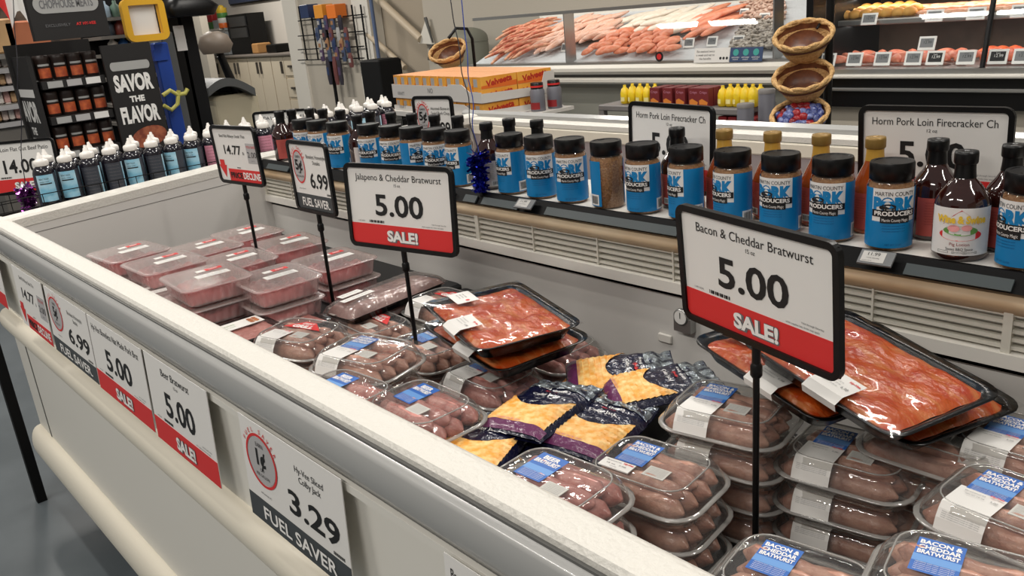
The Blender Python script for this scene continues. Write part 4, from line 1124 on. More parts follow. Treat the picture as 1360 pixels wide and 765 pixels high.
# --- cheese bags
def make_cheese(dark=False, seed=1):
    t = thing('cheese_bag', (0, 0, 0), 'x', 'cheese bag', 'navy bags of sliced cheese')
    hx, hy = 0.062, 0.092
    def top(a, b, lift=0.0):
        e = max(0.0, 1 - abs(a) ** 4) ** 0.6 * max(0.0, 1 - abs((b + 0.12) / 0.90) ** 6 if abs(b + 0.12) < 0.90 else 0) ** 0.6
        cr = 0.0045 * noise.noise((a * 4 + seed, b * 7, seed)) * (1 if b > 0.15 else 0.35)
        curl = 0.014 * max(0.0, b - 0.5) ** 1.2
        return Vector((a * hx * (1 - 0.04 * b * b), b * hy, 0.004 + 0.019 * e + cr + curl + lift))
    g = G(); nu, nv = 22, 32
    def mi_of(a, b): return 0
    g.grid(lambda u, v: top(u * 2 - 1, v * 2 - 1), nu, nv)
    g.grid(lambda u, v: Vector((top(1 - u * 2, v * 2 - 1).x, top(1 - u * 2, v * 2 - 1).y, min(0.003, top(1 - u * 2, v * 2 - 1).z - 0.0005))), 8, 12)
    g.build('bag', BAG, t)
    g = G()          # clear window with slices, bowed upper edge
    def wn(u, v):
        a = (u * 2 - 1) * 0.90; b0 = -0.78; b1 = 0.16 - 0.42 * (1 - (u * 2 - 1) ** 2)
        b = b0 + (b1 - b0) * v
        p = top(a, b, 0.0012); 
        k = int((b - b0) * 9); p.z += 0.0022 * ((b - b0) * 9 - k)
        return p
    g.grid(wn, 20, 72, smooth=False); g.build('cheese_slices', CHEESED if dark else CHEESE, t)
    g = G(); g.grid(lambda u, v: top((u * 2 - 1) * 0.97, -0.97 + 0.19 * v, 0.0012), 16, 4); pb = g.build('purple_strip', BAGP, t)
    g = G(); f = lambda u, v: top(u / hx, v / hy, 0.0022); g.text('COLBY JACK slices', f, -0.01, -0.071, 0.004, 0.045); g.build('lettering', PINKL, pb)
    g = G(); g.grid(lambda u, v: top((u * 2 - 1) * 0.98, 0.46 + 0.52 * v, 0.0014), 24, 12); g.build('crinkled_end', FOILS, t)
    g = G(); f = lambda u, v: top(u / hx, v / hy, 0.0020)
    g.text('Hy-Vee', f, 0.006, 0.0235, 0.0065, 0.022, bold=0.03); g.build('red_lettering', RED, t)
    g = G(); g.text('Colby Jack', f, 0.002, 0.0115, 0.0060, 0.046); g.text('sliced cheese', f, 0.002, 0.0340, 0.0050, 0.052); g.build('white_lettering', WINK, t)
    return t
for key, px, py, z, rot, dark, lab in (
        ('c1', 638, 576, 0.752, (0, 0, 24), False, 'navy cheese bag lowest at the front rail'),
        ('c1', 688, 580, 0.728, (2, 0, -50), False, 'navy cheese bag under the front two, only its crinkled end showing'),
        ('c1', 718, 530, 0.768, (0, -4, 12), False, 'navy cheese bag with crinkled silver end beside the bratwurst packs'),
        ('c1', 792, 552, 0.752, (0, 4, 14), False, 'navy cheese bag with large window beside the bacon bratwurst pack'),
        ('c2', 788, 506, 0.728, (0, 0, 20), True, 'navy cheese bag of deep orange slices in the middle of the pile'),
        ('c1', 824, 486, 0.752, (3, 6, -44), False, 'navy cheese bag at the back of the pile, left of two'),
        ('c1', 876, 500, 0.756, (4, -2, -36), False, 'navy cheese bag at the back of the pile, right of two')):
    c = at_z(px, py, z + 0.012)
    place('cheese' + key, lambda: make_cheese(dark, 2 if dark else 1), (c.x, c.y, z - 0.012), tuple(R(a) for a in rot), lab)
# ---------------------------------------------------------------- background: service cases along the far aisle
WALLM = mat('beige_wall', (188, 180, 166), 0.8)
WALLL = mat('pale_wall', (214, 208, 198), 0.8)
WALLD = mat('dark_tan_wall', (172, 160, 142), 0.8)  # a deeper tan than the other walls
CASEW = mat('case_white', (224, 220, 210), 0.4)
CASEG = mat('case_lower_grey_green', (156, 156, 146), 0.5)
CASEB = mat('case_beige_base', (186, 178, 164), 0.5)
GLASS = clear_mat('case_glass', (246, 248, 248), fmin=0.035, rough=0.02)
ICE = mat('crushed_ice', (196, 198, 200), 0.6, bump=0.6, bump_scale=50)
DARK = mat('dark_interior', (96, 80, 68), 0.6, rgb2=(66, 54, 46), noise_scale=4)
TAGW = mat('tag_white', (244, 242, 238), 0.4)
TAGS = mat('tag_screen_grey', (120, 122, 124), 0.4)
def wbox(name, m, x0, x1, y0, y1, z0, z1, parent=None, bev=0.0):
    g = G(); c = ((x0 + x1) / 2, (y0 + y1) / 2, (z0 + z1) / 2); hx, hy, hz = (x1 - x0) / 2, (y1 - y0) / 2, (z1 - z0) / 2
    if bev:
        b = bev; g.loft([rrect(hx - b, hy - b, b, -hz, 3), rrect(hx, hy, b, -hz + b, 3), rrect(hx, hy, b, hz - b, 3), rrect(hx - b, hy - b, b, hz, 3)], smooth=False, cap0=True, cap1=True)
    else: g.box(-hx, hx, -hy, hy, -hz, hz)
    if parent is None: return g.build(name, m, None, c)
    o = g.build(name, m); o.parent = parent; o.location = Vector(c) - parent.location; return o
def child(g, name, m, par):            # mesh given in world coordinates under a thing without rotation
    o = g.build(name, m); o.parent = par; o.matrix_parent_inverse = Matrix.Translation(par.location).inverted(); return o

YC = 4.30
XSL = at_y(618, 88, YC).x; XSR = at_y(1070, 88, YC).x; XDR = 1.2
sea = thing('seafood_case', ((XSL + XSR) / 2, 4.75, 0), 'long white glass fronted seafood service case in the far aisle', 'display case')
wbox('base_panel', CASEG, XSL, XSR, YC + 0.12, YC + 0.95, 0.0, 0.80, sea)
wbox('lower_bumper', CASEW, XSL, XSR, YC + 0.0, YC + 0.12, 0.805, 0.845, sea, 0.012)
wbox('bumper_gap', DKGREY, XSL, XSR, YC + 0.03, YC + 0.12, 0.845, 0.868, sea)
wbox('bumper', CASEW, XSL, XSR, YC - 0.02, YC + 0.12, 0.868, 0.930, sea, 0.02)
wbox('front_ledge', STEEL, XSL, XSR, YC + 0.02, YC + 0.12, 0.930, 0.945, sea)
g = G(); g.add([(XSL, YC + 0.10, 0.945), (XSR, YC + 0.10, 0.945), (XSR, YC + 0.85, 1.235), (XSL, YC + 0.85, 1.235), (XSL, YC + 0.85, 0.8), (XSR, YC + 0.85, 0.8), (XSL, YC + 0.1, 0.8), (XSR, YC + 0.1, 0.8)], [(0, 1, 2, 3), (3, 2, 5, 4), (0, 3, 4, 6), (1, 7, 5, 2)])
child(g, 'ice_bed', ICE, sea)
PN = Vector((0, -0.29, 0.75)).normalized(); PP = Vector((0, YC + 0.10, 0.945))
def on_bed(px, py, lift=0.0):
    r = RX * ((px - 680.0) / FPX) + RY * ((py - 382.5) / FPX) + RZ
    t = (PP + PN * lift - CAM).dot(PN) / r.dot(PN); return CAM + r * t
gz1 = 1.275
g = G(); g.add([(XSL, 0, 0), (XSR, 0, 0), (XSR, 0, 0.36), (XSL, 0, 0.36)], [(0, 1, 2, 3)], M=Matrix.Translation((0, YC + 0.03, 0.935)) @ Matrix.Rotation(R(-17), 4, 'X')); child(g, 'front_glass', GLASS, sea)
g = G(); g.box(XSL, XSR, YC + 0.12, YC + 0.165, 1.268, 1.290); child(g, 'glass_rail', STEEL, sea)
wbox('rear_counter', CASEW, XSL, XSR, YC + 0.85, YC + 0.95, 0.8, 1.26, sea)
for pxv in (612, 760, 1036):
    X = at_y(pxv, 60, YC + 0.1).x
    if pxv > 640: 
        g = G(); g.box(X - 0.004, X + 0.004, YC + 0.03, YC + 0.13, 0.94, 1.27); child(g, 'glass_joint', STEEL, sea)
# signs standing in the seafood case
def ecard(px, py, w, h, lab, cat='price tag', yaw=0, pos=None, tilt=-18, screen=TAGS, name='case_price_tag', grp='white framed tags in the service cases'):
    p = pos if pos is not None else on_bed(px, py, 0.03)
    t = thing(name, p, lab, cat, grp, rot=(R(tilt), 0, R(yaw)))
    g = G(); g.loft([rrect(w / 2, 0.004, 0.002, z, 2) for z in (-h / 2, h / 2)], smooth=False, cap0=True, cap1=True); g.build('frame', TAGW, t)
    g = G(); g.box(-w * 0.38, w * 0.38, -0.0052, -0.0042, -h * 0.30, h * 0.34); sc_ = g.build('screen', screen, t)
    g = G(); f = flat_xz(-0.0058); g.text('12.99', f, w * 0.05, -h * 0.04, h * 0.2); g.text('fresh', f, 0, h * 0.18, h * 0.10); g.build('lettering', INK if screen is TAGS else WINK, sc_)
    return t
for k, (px, py, dsc) in enumerate(((673, 64, 'white framed price tag at the foot of the crab legs'), (716, 64, 'white framed price tag between crab legs and pale fish'), (730, 52, 'white framed price tag above the front row, right of the crab legs'), (750, 63, 'white framed price tag at the left of the salmon portions'),
                             (819, 34, 'white framed price tag behind the orange salmon portions'), (826, 61, 'white framed price tag on the front of the salmon portions'), (872, 28, 'white framed price tag between the white fillets'), (899, 57, 'left of two white framed tags right of the salmon portions'), (915, 57, 'right of two white framed tags right of the salmon portions'),
                             (921, 39, 'white framed tag in front of the long salmon fillets'), (946, 55, 'white framed tag before the long salmon fillets, at the front'), (981, 54, 'white framed tag in front of the grey shrimp'), (988, 18, 'white framed tag at the top of the grey shrimp'), (1015, 24, 'white framed tag among the pale shrimp at the right'))):
    ecard(px, py, 0.075, 0.062, dsc, yaw=(-12, 0, 8)[k % 3])
c = at_y(947, 73, YC + 0.01)
t = thing('health_notice', (c.x, YC + 0.0, 0.975), 'long white printed notice strip on the seafood case front', 'sign', rot=(R(-12), 0, 0))
g = G(); g.box(-0.125, 0.125, -0.002, 0.002, -0.042, 0.042); g.build('strip', PAPER, t)
g = G(); f = flat_xz(-0.0028)
for q, s in enumerate(('Eat seafood twice', 'a week and eat to', 'the benefits')): g.text(s, f, -0.045, 0.017 - q * 0.021, 0.013, maxw=0.13)
for q in range(3): g.add([f(0.062 + q * 0.022 + 0.008 * math.cos(a * 0.5236), -0.018 + 0.008 * math.sin(a * 0.5236)) for a in range(12)], [tuple(range(12))])
g.build('lettering', INK, t)
c = at_y(992, 72, YC + 0.01)
t = thing('badge_strip', (c.x, YC + 0.0, 0.975), 'dark blue strip with three teal round badges on the seafood case', 'sign', rot=(R(-12), 0, 0))
g = G(); g.box(-0.108, 0.108, -0.002, 0.002, -0.040, 0.040); g.build('strip', mat('badge_navy', (44, 66, 104), 0.5), t)
TEAL = mat('badge_teal', (60, 158, 150), 0.5)
for q in (-0.066, 0.0, 0.066):
    g = G(); g.add([f(q + 0.019 * math.cos(a * 0.2618), 0.012 + 0.019 * math.sin(a * 0.2618)) for a in range(24)], [tuple(range(24))]); b = g.build('badge', TEAL, t)
    g = G(); g.text('RESPONSIBLE', f, q, -0.019, 0.007, 0.05); g.text('CHOICE', f, q, -0.030, 0.007, 0.035); g.build('lettering', WINK, b)
c = at_y(876, 72, YC + 0.0)
t = thing('round_sticker', (c.x, YC - 0.002, 0.975), 'small round dark sticker with red centre on the seafood case glass', 'sticker')
g = G(); g.lathe([(0.030, 0), (0.030, 0.003)], 28, M=Matrix.Rotation(R(90), 4, 'X')); g.build('disc', INK, t)
g = G(); g.lathe([(0.018, 0.002), (0.018, 0.0045)], 22, M=Matrix.Rotation(R(90), 4, 'X')); g.build('red_centre', RED, t)

# fish on the ice: pieces heaped in rows
SALM = mat('salmon_flesh', (224, 126, 90), 0.35, rgb2=(234, 156, 122), noise_scale=30)
WHITEF = mat('white_fish', (224, 208, 188), 0.35, rgb2=(236, 224, 208), noise_scale=25)
PINKF = mat('pink_fish', (226, 168, 140), 0.35, rgb2=(236, 196, 176), noise_scale=25)
CRABM = mat('crab_shell', (186, 84, 52), 0.4, rgb2=(226, 170, 134), noise_scale=18)
SHRM = mat('raw_shrimp', (188, 178, 166), 0.4, rgb2=(150, 142, 134), noise_scale=60)
SHRP = mat('pink_shrimp', (214, 184, 164), 0.4, rgb2=(190, 150, 132), noise_scale=60)
def fillet_mesh(name, m, L, W, T, taper=0.45, bend=0.0):
    rings = []; n = 12
    for k in range(15):
        u = k / 14; s = math.sin(math.pi * min(1, max(0.02, u))) ** 0.45 * (1 - taper * u)
        rings.append([(L * (u - 0.5), W / 2 * s * math.cos(6.283 * q / n) + bend * (u - 0.5) ** 2, T * s * max(-0.25, math.sin(6.283 * q / n)) + 0.25 * T) for q in range(n)])
    return G().loft(rings, cap0=True, cap1=True).build(name, m)
BEDR = Vector((0, 0, 1)).rotation_difference(PN).to_matrix()
def heap(proto, pts, grp, lab, cat, seed, yaw0, spread, scl=0.12, lift=0.022):
    rnd = random.Random(seed)
    for k, (px, py) in enumerate(pts):
        o = proto if k == 0 else proto.copy()
        if k: scene.collection.objects.link(o)
        m = BEDR @ Matrix.Rotation(R(yaw0 + rnd.uniform(-spread, spread)), 3, 'Z') @ Matrix.Rotation(R(rnd.uniform(-4, 8)), 3, 'Y')
        o.matrix_world = Matrix.Translation(on_bed(px, py, lift + 0.014 * (k % 3))) @ m.to_4x4() @ Matrix.Scale(1 + rnd.uniform(-scl, scl), 4)
        tag(o, lab, cat, grp)
def region(poly, nx, ny, seed, j=1.5):
    """jittered points in a quad given by its four corners"""
    rnd = random.Random(seed); out = []
    (ax, ay), (bx, by), (cx, cy), (dx, dy) = poly
    for b in range(ny):
        for a in range(nx):
            u = (a + 0.5 + 0.3 * rnd.uniform(-1, 1)) / nx; v = (b + 0.5 + 0.25 * rnd.uniform(-1, 1)) / ny
            x = (ax * (1 - u) + bx * u) * (1 - v) + (dx * (1 - u) + cx * u) * v; y = (ay * (1 - u) + by * u) * (1 - v) + (dy * (1 - u) + cy * u) * v
            out.append((x, y))
    return out
heap(fillet_mesh('salmon_portion', SALM, 0.12, 0.085, 0.030, 0.25), region([(815, 42), (890, 38), (905, 68), (775, 72)], 9, 5, 1), 'salmon portions on ice', 'orange salmon portion heaped on the ice in the middle of the seafood case', 'fish', 4, 60, 25)
heap(fillet_mesh('salmon_fillet', SALM, 0.32, 0.10, 0.030), region([(930, 16), (978, 12), (962, 40), (925, 46)], 4, 3, 2), 'salmon fillets on ice', 'long orange salmon fillet stacked right of the white fish', 'fish', 5, 60, 12)
heap(fillet_mesh('white_fillet', WHITEF, 0.28, 0.11, 0.030), region([(838, 22), (930, 14), (922, 36), (850, 38)], 6, 3, 3), 'white fillets on ice', 'pale white fish fillet laid behind the salmon portions', 'fish', 6, 50, 15)
heap(fillet_mesh('pink_fillet', PINKF, 0.20, 0.07, 0.028), region([(772, 24), (826, 22), (806, 50), (760, 56)], 7, 5, 4), 'pink fillets on ice', 'pinkish fish fillet heaped left of the salmon portions', 'fish', 7, 60, 20)
g = G()
for q in range(3): g.tube([(-0.15, 0.02 * q - 0.02, 0.02), (-0.03, 0.02 * q - 0.02, 0.035), (0.06, 0.03 * q - 0.03, 0.015)], [0.009, 0.013, 0.008], 7)
crab = G(); crab.tube([(-0.16, 0, 0.012), (-0.08, 0.01, 0.026), (0.0, 0.012, 0.032), (0.08, 0.0, 0.024), (0.15, -0.02, 0.012)], [0.008, 0.015, 0.012, 0.014, 0.005], 8)
crab = crab.build('crab_leg', CRABM)
heap(crab, region([(690, 36), (726, 30), (716, 70), (664, 76)], 7, 6, 5), 'crab legs on ice', 'orange jointed crab leg piled at the left end of the seafood case', 'crab leg', 8, 55, 25)
heap(fillet_mesh('pale_fillet', PINKF, 0.22, 0.08, 0.028), region([(726, 40), (765, 26), (752, 62), (722, 66)], 4, 4, 6), 'pale fillets on ice', 'pale pink fish fillet between the crab legs and the other fish', 'fish', 9, 60, 20)
def shrimp_heap(name, m, poly, nx, ny, seed, lab):
    rnd = random.Random(seed); g = G()
    for px, py in region(poly, nx, ny, seed):
        b = on_bed(px, py, 0.012 + 0.03 * rnd.random()); a0 = rnd.random() * 6.28; tl = rnd.uniform(-0.8, 0.8); r = 0.018
        path = []
        for k in range(6):
            a = a0 + k * 0.75; q = Vector((r * math.cos(a), r * math.sin(a), 0)); q.rotate(Matrix.Rotation(tl, 3, 'X')); path.append(b + q)
        g.tube(path, [0.009, 0.011, 0.010, 0.008, 0.006, 0.003], 6)
    tag(g.build(name, m), lab, 'shrimp', None, 'stuff')
shrimp_heap('grey_shrimp', SHRM, [(990, 28), (1036, 26), (1046, 62), (968, 64)], 22, 14, 3, 'heap of grey raw shrimp on the ice beside the long salmon fillets')
shrimp_heap('pink_shrimp', SHRP, [(985, 2), (1040, -2), (1040, 24), (992, 26)], 18, 10, 4, 'heap of pinkish brown shrimp at the top right of the seafood case')

def case_lamp(x, y, z, sx, power):
    ld = bpy.data.lights.new('case_lamp', 'AREA'); ld.shape = 'RECTANGLE'; ld.size = sx; ld.size_y = 0.04; ld.energy = power; ld.color = (1.0, 0.95, 0.88)
    o = bpy.data.objects.new('case_lamp', ld); o.location = (x, y, z); scene.collection.objects.link(o)
case_lamp((XSL + XSR) / 2, YC + 0.45, 1.75, XSR - XSL, 9)

# deli case to the right
X0 = XSR
deli = thing('deli_case', ((X0 + XDR) / 2, 4.75, 0), 'black banded glass deli service case at the right of the far aisle', 'display case')
wbox('base_panel', CASEB, X0, XDR, YC + 0.08, YC + 0.9, 0.0, 0.70, deli)
wbox('lower_band', BLACK, X0, XDR, YC + 0.02, YC + 0.2, 0.692, 0.775, deli)
wbox('grey_strip', STEEL, X0, XDR, YC, YC + 0.2, 0.775, 0.792, deli, 0.004)
wbox('upper_band', BLACK, X0, XDR, YC + 0.02, YC + 0.2, 0.792, 0.840, deli)
wbox('white_bumper', CASEW, X0, XDR, YC - 0.01, YC + 0.2, 0.840, 0.860, deli, 0.006)
wbox('front_ledge', STEEL, X0, XDR, YC + 0.02, YC + 0.85, 0.860, 0.885, deli)
wbox('back_panel', DARK, X0, XDR, YC + 0.80, YC + 0.9, 0.885, 1.60, deli)
wbox('upper_shelf', STEEL, X0, XDR, YC + 0.30, YC + 0.80, 1.085, 1.115, deli, 0.005)
wbox('top_shelf', WALLL, X0, XDR, YC + 0.36, YC + 0.80, 1.222, 1.232, deli)
g = G(); g.add([(X0, 0, 0), (XDR, 0, 0), (XDR, 0, 0.46), (X0, 0, 0.46)], [(0, 1, 2, 3)], M=Matrix.Translation((0, YC + 0.06, 0.885)) @ Matrix.Rotation(R(-14), 4, 'X')); child(g, 'front_glass', GLASS, deli)
for pxv, pyv in ((1305, 95),):
    xx = at_y(1304, 95, YC + 0.05).x
    g = G(); g.tube([(xx, YC + 0.05, 0.885), (xx, YC + 0.17, 1.40)], 0.013, 8); child(g, 'mullion', BLACK, deli)
g = G(); g.box(X0 - 0.02, X0 + 0.02, YC + 0.03, YC + 0.85, 0.86, 1.45); child(g, 'end_frame', BLACK, deli)
for k, (px, py) in enumerate(((1100, 80), (1135, 79), (1172, 78), (1213, 78), (1242, 78), (1283, 78), (1325, 78), (1358, 78))):
    p = at_y(px, py + 4, YC + 0.13); ecard(0, 0, 0.085, 0.070, ORD[k] + ' white framed tag from the left in the low row of the deli case', pos=Vector((p.x, YC + 0.13, 0.925)), tilt=-20, screen=INK if k in (4, 6) else TAGS)
p = at_y(1231, 64, YC + 0.2); ecard(0, 0, 0.085, 0.070, 'white framed tag standing above the low row of the deli case', pos=Vector((p.x, YC + 0.2, 0.99)), tilt=-20)
for k, (px, py) in enumerate(((1155, 34), (1241, 32), (1296, 31), (1355, 29))):
    p = at_y(px, py, YC + 0.29); ecard(0, 0, 0.085, 0.062, ORD[k] + ' white framed tag from the left on the upper deli shelf', pos=Vector((p.x, YC + 0.285, 1.118)), tilt=-20)
case_lamp((X0 + XDR) / 2, YC + 0.50, 1.216, XDR - X0, 7)
case_lamp((X0 + XDR) / 2, YC + 0.45, 1.080, XDR - X0, 6)
case_lamp((X0 + XDR) / 2, YC + 0.40, 1.62, XDR - X0, 7)
COOK = mat('golden_roll', (226, 176, 92), 0.6, rgb2=(206, 150, 70), noise_scale=20)
PATT = mat('pink_patty', (222, 158, 122), 0.5, rgb2=(236, 188, 158), noise_scale=20)
RAWM = mat('red_meat_cut', (196, 96, 72), 0.45, rgb2=(226, 150, 120), noise_scale=14)
roll0 = G().lathe([(0.02, 0), (0.036, 0.006), (0.040, 0.02), (0.032, 0.036), (0.014, 0.046), (0.001, 0.048)], 16).build('golden_roll', COOK)
patty0 = G().lathe([(0.03, 0), (0.045, 0.004), (0.046, 0.012), (0.03, 0.02), (0.001, 0.022)], 16).build('meat_patty', PATT)
cut0 = fillet_mesh('meat_cut', RAWM, 0.12, 0.07, 0.04, 0.3)
def lay(proto, spots, lab, cat, grp, seed):
    rnd = random.Random(seed)
    for k, p in enumerate(spots):
        o = proto if k == 0 else proto.copy()
        if k: scene.collection.objects.link(o)
        o.location = p; o.rotation_euler = (R(rnd.uniform(-3, 3)), R(rnd.uniform(-3, 3)), rnd.random() * 6); tag(o, lab, cat, grp)
def deli_row(px0, px1, n, z, yrows, dz=0.0):
    out = []
    for q, yy in enumerate(yrows):
        xa, xb = at_y(px0, 40, yy).x, at_y(px1, 40, yy).x
        out += [Vector((xa + (xb - xa) * (k + 0.5 * (q % 2)) / n, yy, z + dz * q)) for k in range(n)]
    return out
lay(roll0, deli_row(1096, 1222, 9, 1.119, (YC + 0.40, YC + 0.49, YC + 0.58), 0.012), 'golden roll on the upper shelf of the deli case', 'roll', 'golden rolls on the deli shelf', 1)
lay(patty0, deli_row(1228, 1375, 9, 1.121, (YC + 0.39, YC + 0.49, YC + 0.59), 0.012), 'pinkish patty on the upper shelf of the deli case, right half', 'patty', 'patties on the deli shelf', 2)
lay(cut0, deli_row(1098, 1302, 10, 0.896, (YC + 0.22, YC + 0.36, YC + 0.50)), 'pale meat cut behind the low row of tags in the deli case', 'meat', 'meat cuts in the deli case', 3)
cut1 = fillet_mesh('orange_meat_cut', mat('orange_cut', (214, 104, 56), 0.45, rgb2=(190, 70, 50), noise_scale=14), 0.12, 0.08, 0.045, 0.3)
lay(cut1, deli_row(1316, 1390, 4, 0.896, (YC + 0.22, YC + 0.36, YC + 0.50)), 'orange meat cut at the right end of the deli case', 'meat', 'orange meat cuts in the deli case', 4)
ham = fillet_mesh('pink_ham', mat('pink_ham', (226, 150, 160), 0.5, rgb2=(236, 180, 186), noise_scale=10), 0.75, 0.30, 0.09, 0.1)
p = at_y(1180, 10, YC + 0.5); ham.location = (p.x, YC + 0.56, 1.262); tag(ham, 'large pink ham slab on the top shelf of the deli case', 'ham')

# walls of the shop around and behind
YW = 5.75
structure(wbox('wall_back', WALLM, at_y(566, 50, YW).x, 4.0, YW, YW + 0.15, 0.0, 3.4))
structure(wbox('wall_far', WALLL, -19.0, -7.0, 6.9, 7.0, 0.0, 3.4))
structure(wbox('wall_left', WALLL, -19.15, -19.0, -4.0, 7.0, 0.0, 3.4))
structure(wbox('wall_right', WALLM, 4.0, 4.15, -4.0, YW, 0.0, 3.4))

# ---------------------------------------------------------------- hanging baskets
WICK = mat('wicker', (224, 184, 126), 0.7, rgb2=(200, 154, 98), noise_scale=90, bump=0.9, bump_scale=140)
WICKD = mat('dark_wicker_band', (92, 48, 34), 0.7)
WICKI = mat('lined_basket_inside', (120, 72, 46), 0.35, rgb2=(96, 54, 34), noise_scale=40)
def basket(px, py, d, tilt, lab, s=1.0, roll=-8):
    c = at_depth(px, py, d)
    t = thing('wicker_basket', c, lab, 'basket', 'wicker baskets', rot=(R(tilt), R(roll), R(34)))
    def ell(a, b, z, n=40): return [(a * s * math.cos(6.283 * k / n), b * s * math.sin(6.283 * k / n), z * s) for k in range(n)]
    g = G(); n = 40; rings = []
    for k in range(19):
        u = k / 18; rr = 0.072 + 0.044 * u ** 0.8
        rings.append([((rr + 0.0025 * math.sin(20 * 6.283 * q / n + (k % 2) * 3.14)) * s * math.cos(6.283 * q / n), (rr * 0.86 + 0.0025 * math.sin(20 * 6.283 * q / n + (k % 2) * 3.14)) * s * math.sin(6.283 * q / n), (-0.095 + 0.095 * u) * s) for q in range(n)])
    g.loft(rings, cap0=True); g.build('bowl', WICK, t)
    g = G(); g.loft([ell(0.112, 0.096, 0.0), ell(0.106, 0.090, -0.03), ell(0.080, 0.068, -0.085), ell(0.001, 0.001, -0.088)]); g.build('lining', WICKI, t)
    g = G()
    for q in range(2):
        ring = [Vector((0.116 * s * math.cos(6.283 * k / 60), 0.100 * s * math.sin(6.283 * k / 60), (0.003 + 0.006 * math.sin(6 * 6.283 * k / 60 + q * 3.14)) * s)) + Vector((0.004 * s * math.cos(6.283 * k / 10 + q * 3.14), 0, 0)) for k in range(61)]
        g.tube(ring, 0.0085 * s, 7, caps=False)
    g.build('rim', WICK, t)
    g = G(); g.tube([Vector((0.110 * s * math.cos(6.283 * k / 40), 0.0945 * s * math.sin(6.283 * k / 40), -0.026 * s)) for k in range(41)], 0.003 * s, 6, caps=False); g.build('band', WICKD, t)
    return t, c
BD = 3.55
b1, cb1 = basket(1067, 47, BD, 30, 'topmost wicker basket of three on the black stand, nearly empty with a few sweets')
b2, cb2 = basket(1066, 101, BD, 30, 'middle wicker basket of three on the black stand, empty with clear lining')
b3, cb3 = basket(1062, 152, BD, 30, 'lowest wicker basket of three on the black stand, full of wrapped cheeses', 0.97)
post = at_depth(1100, 100, BD + 0.12)
bs = thing('basket_stand', (post.x, post.y, 0), 'black upright stand carrying three wicker baskets one above another', 'stand')
g = G(); g.tube([(0, 0, 0.02), (0, 0, 1.62)], 0.018, 12); g.build('pole', BLACK, bs)
g = G(); g.lathe([(0.20, 0.0), (0.20, 0.02), (0.03, 0.035)], 28); g.build('base', BLACK, bs)
for cc in (cb1, cb2, cb3):
    g = G(); e = cc - Vector((post.x, post.y, 0)); g.tube([(0, 0, e.z + 0.02), (e.x * 0.35, e.y * 0.35, e.z + 0.045), (e.x * 0.5, e.y * 0.5, e.z + 0.02)], 0.006, 8); g.build('hook_arm', BLACK, bs)
CHB = mat('wrapped_cheese_blue', (34, 48, 112), 0.25, rgb2=(120, 130, 176), noise_scale=40); CHR = mat('wrapped_cheese_red', (150, 28, 34), 0.25, rgb2=(110, 18, 26), noise_scale=20)
ball = G().lathe([(0.001, -0.016), (0.012, -0.0145), (0.020, -0.008), (0.022, 0), (0.020, 0.008), (0.012, 0.0145), (0.001, 0.016)], 16)
bb = ball.build('wrapped_cheese', CHB); br = ball.build('wrapped_cheese', CHR); cntb = [0, 0]
rnd = random.Random(11); mw = Matrix.LocRotScale(b3.location, b3.rotation_euler.to_quaternion(), None)
spots = [(0.022 * k - 0.077, 0.024 * j - 0.060) for k in range(8) for j in range(6)]
for q, (a, b) in enumerate(spots):
    if (a / 0.090) ** 2 + (b / 0.075) ** 2 > 1: continue
    w = 0 if rnd.random() < 0.58 else 1
    src = (bb, br)[w]; o = src if cntb[w] == 0 else src.copy()
    if cntb[w]: scene.collection.objects.link(o)
    cntb[w] += 1
    hgt = -0.016 + 0.026 * (1 - (a / 0.09) ** 2 - (b / 0.075) ** 2) + rnd.uniform(-0.004, 0.004)
    o.location = mw @ Vector((a + rnd.uniform(-.003, .003), b + rnd.uniform(-.003, .003), hgt)); o.rotation_euler = (rnd.random() * 3, rnd.random() * 3, rnd.random() * 3)
    tag(o, ('blue and white foil wrapped cheese heaped in the lowest basket', 'red wrapped cheese heaped in the lowest basket')[w], 'cheese', ('blue wrapped cheeses', 'red wrapped cheeses')[w])
mw1 = Matrix.LocRotScale(b1.location, b1.rotation_euler.to_quaternion(), None)
for q, (a, b, m, d_) in enumerate(((-0.02, -0.03, RED, 'red'), (0.012, -0.042, YEL, 'yellow'), (0.034, -0.025, LWHITE, 'white'))):
    g = G(); g.lathe([(0.001, -0.012), (0.010, -0.008), (0.012, 0), (0.010, 0.008), (0.001, 0.012)], 12); tag(g.build('wrapped_sweet', m, None, mw1 @ Vector((a, b, -0.066))), d_ + ' wrapped sweet lying in the topmost basket', 'sweet')
basket(594, 67, 5.75, 34, 'wicker basket hanging alone behind the orange box display', 1.1)
hk = at_depth(601, 44, 5.77)
t = thing('basket_hook', (hk.x, hk.y, 0), 'thin black floor hook holding the lone basket behind the orange box display', 'hook')
g = G(); g.tube([(0.06, 0.12, 0), (0.06, 0.12, hk.z - 0.05), (0.05, 0.09, hk.z + 0.02), (0.02, 0.02, hk.z + 0.03), (0, -0.04, hk.z - 0.03)], 0.011, 8); g.build('hook_rod', BLACK, t)
g = G(); g.lathe([(0.12, 0.0), (0.12, 0.015), (0.02, 0.03)], 20, M=Matrix.Translation((0.06, 0.12, 0))); g.build('base', BLACK, t)

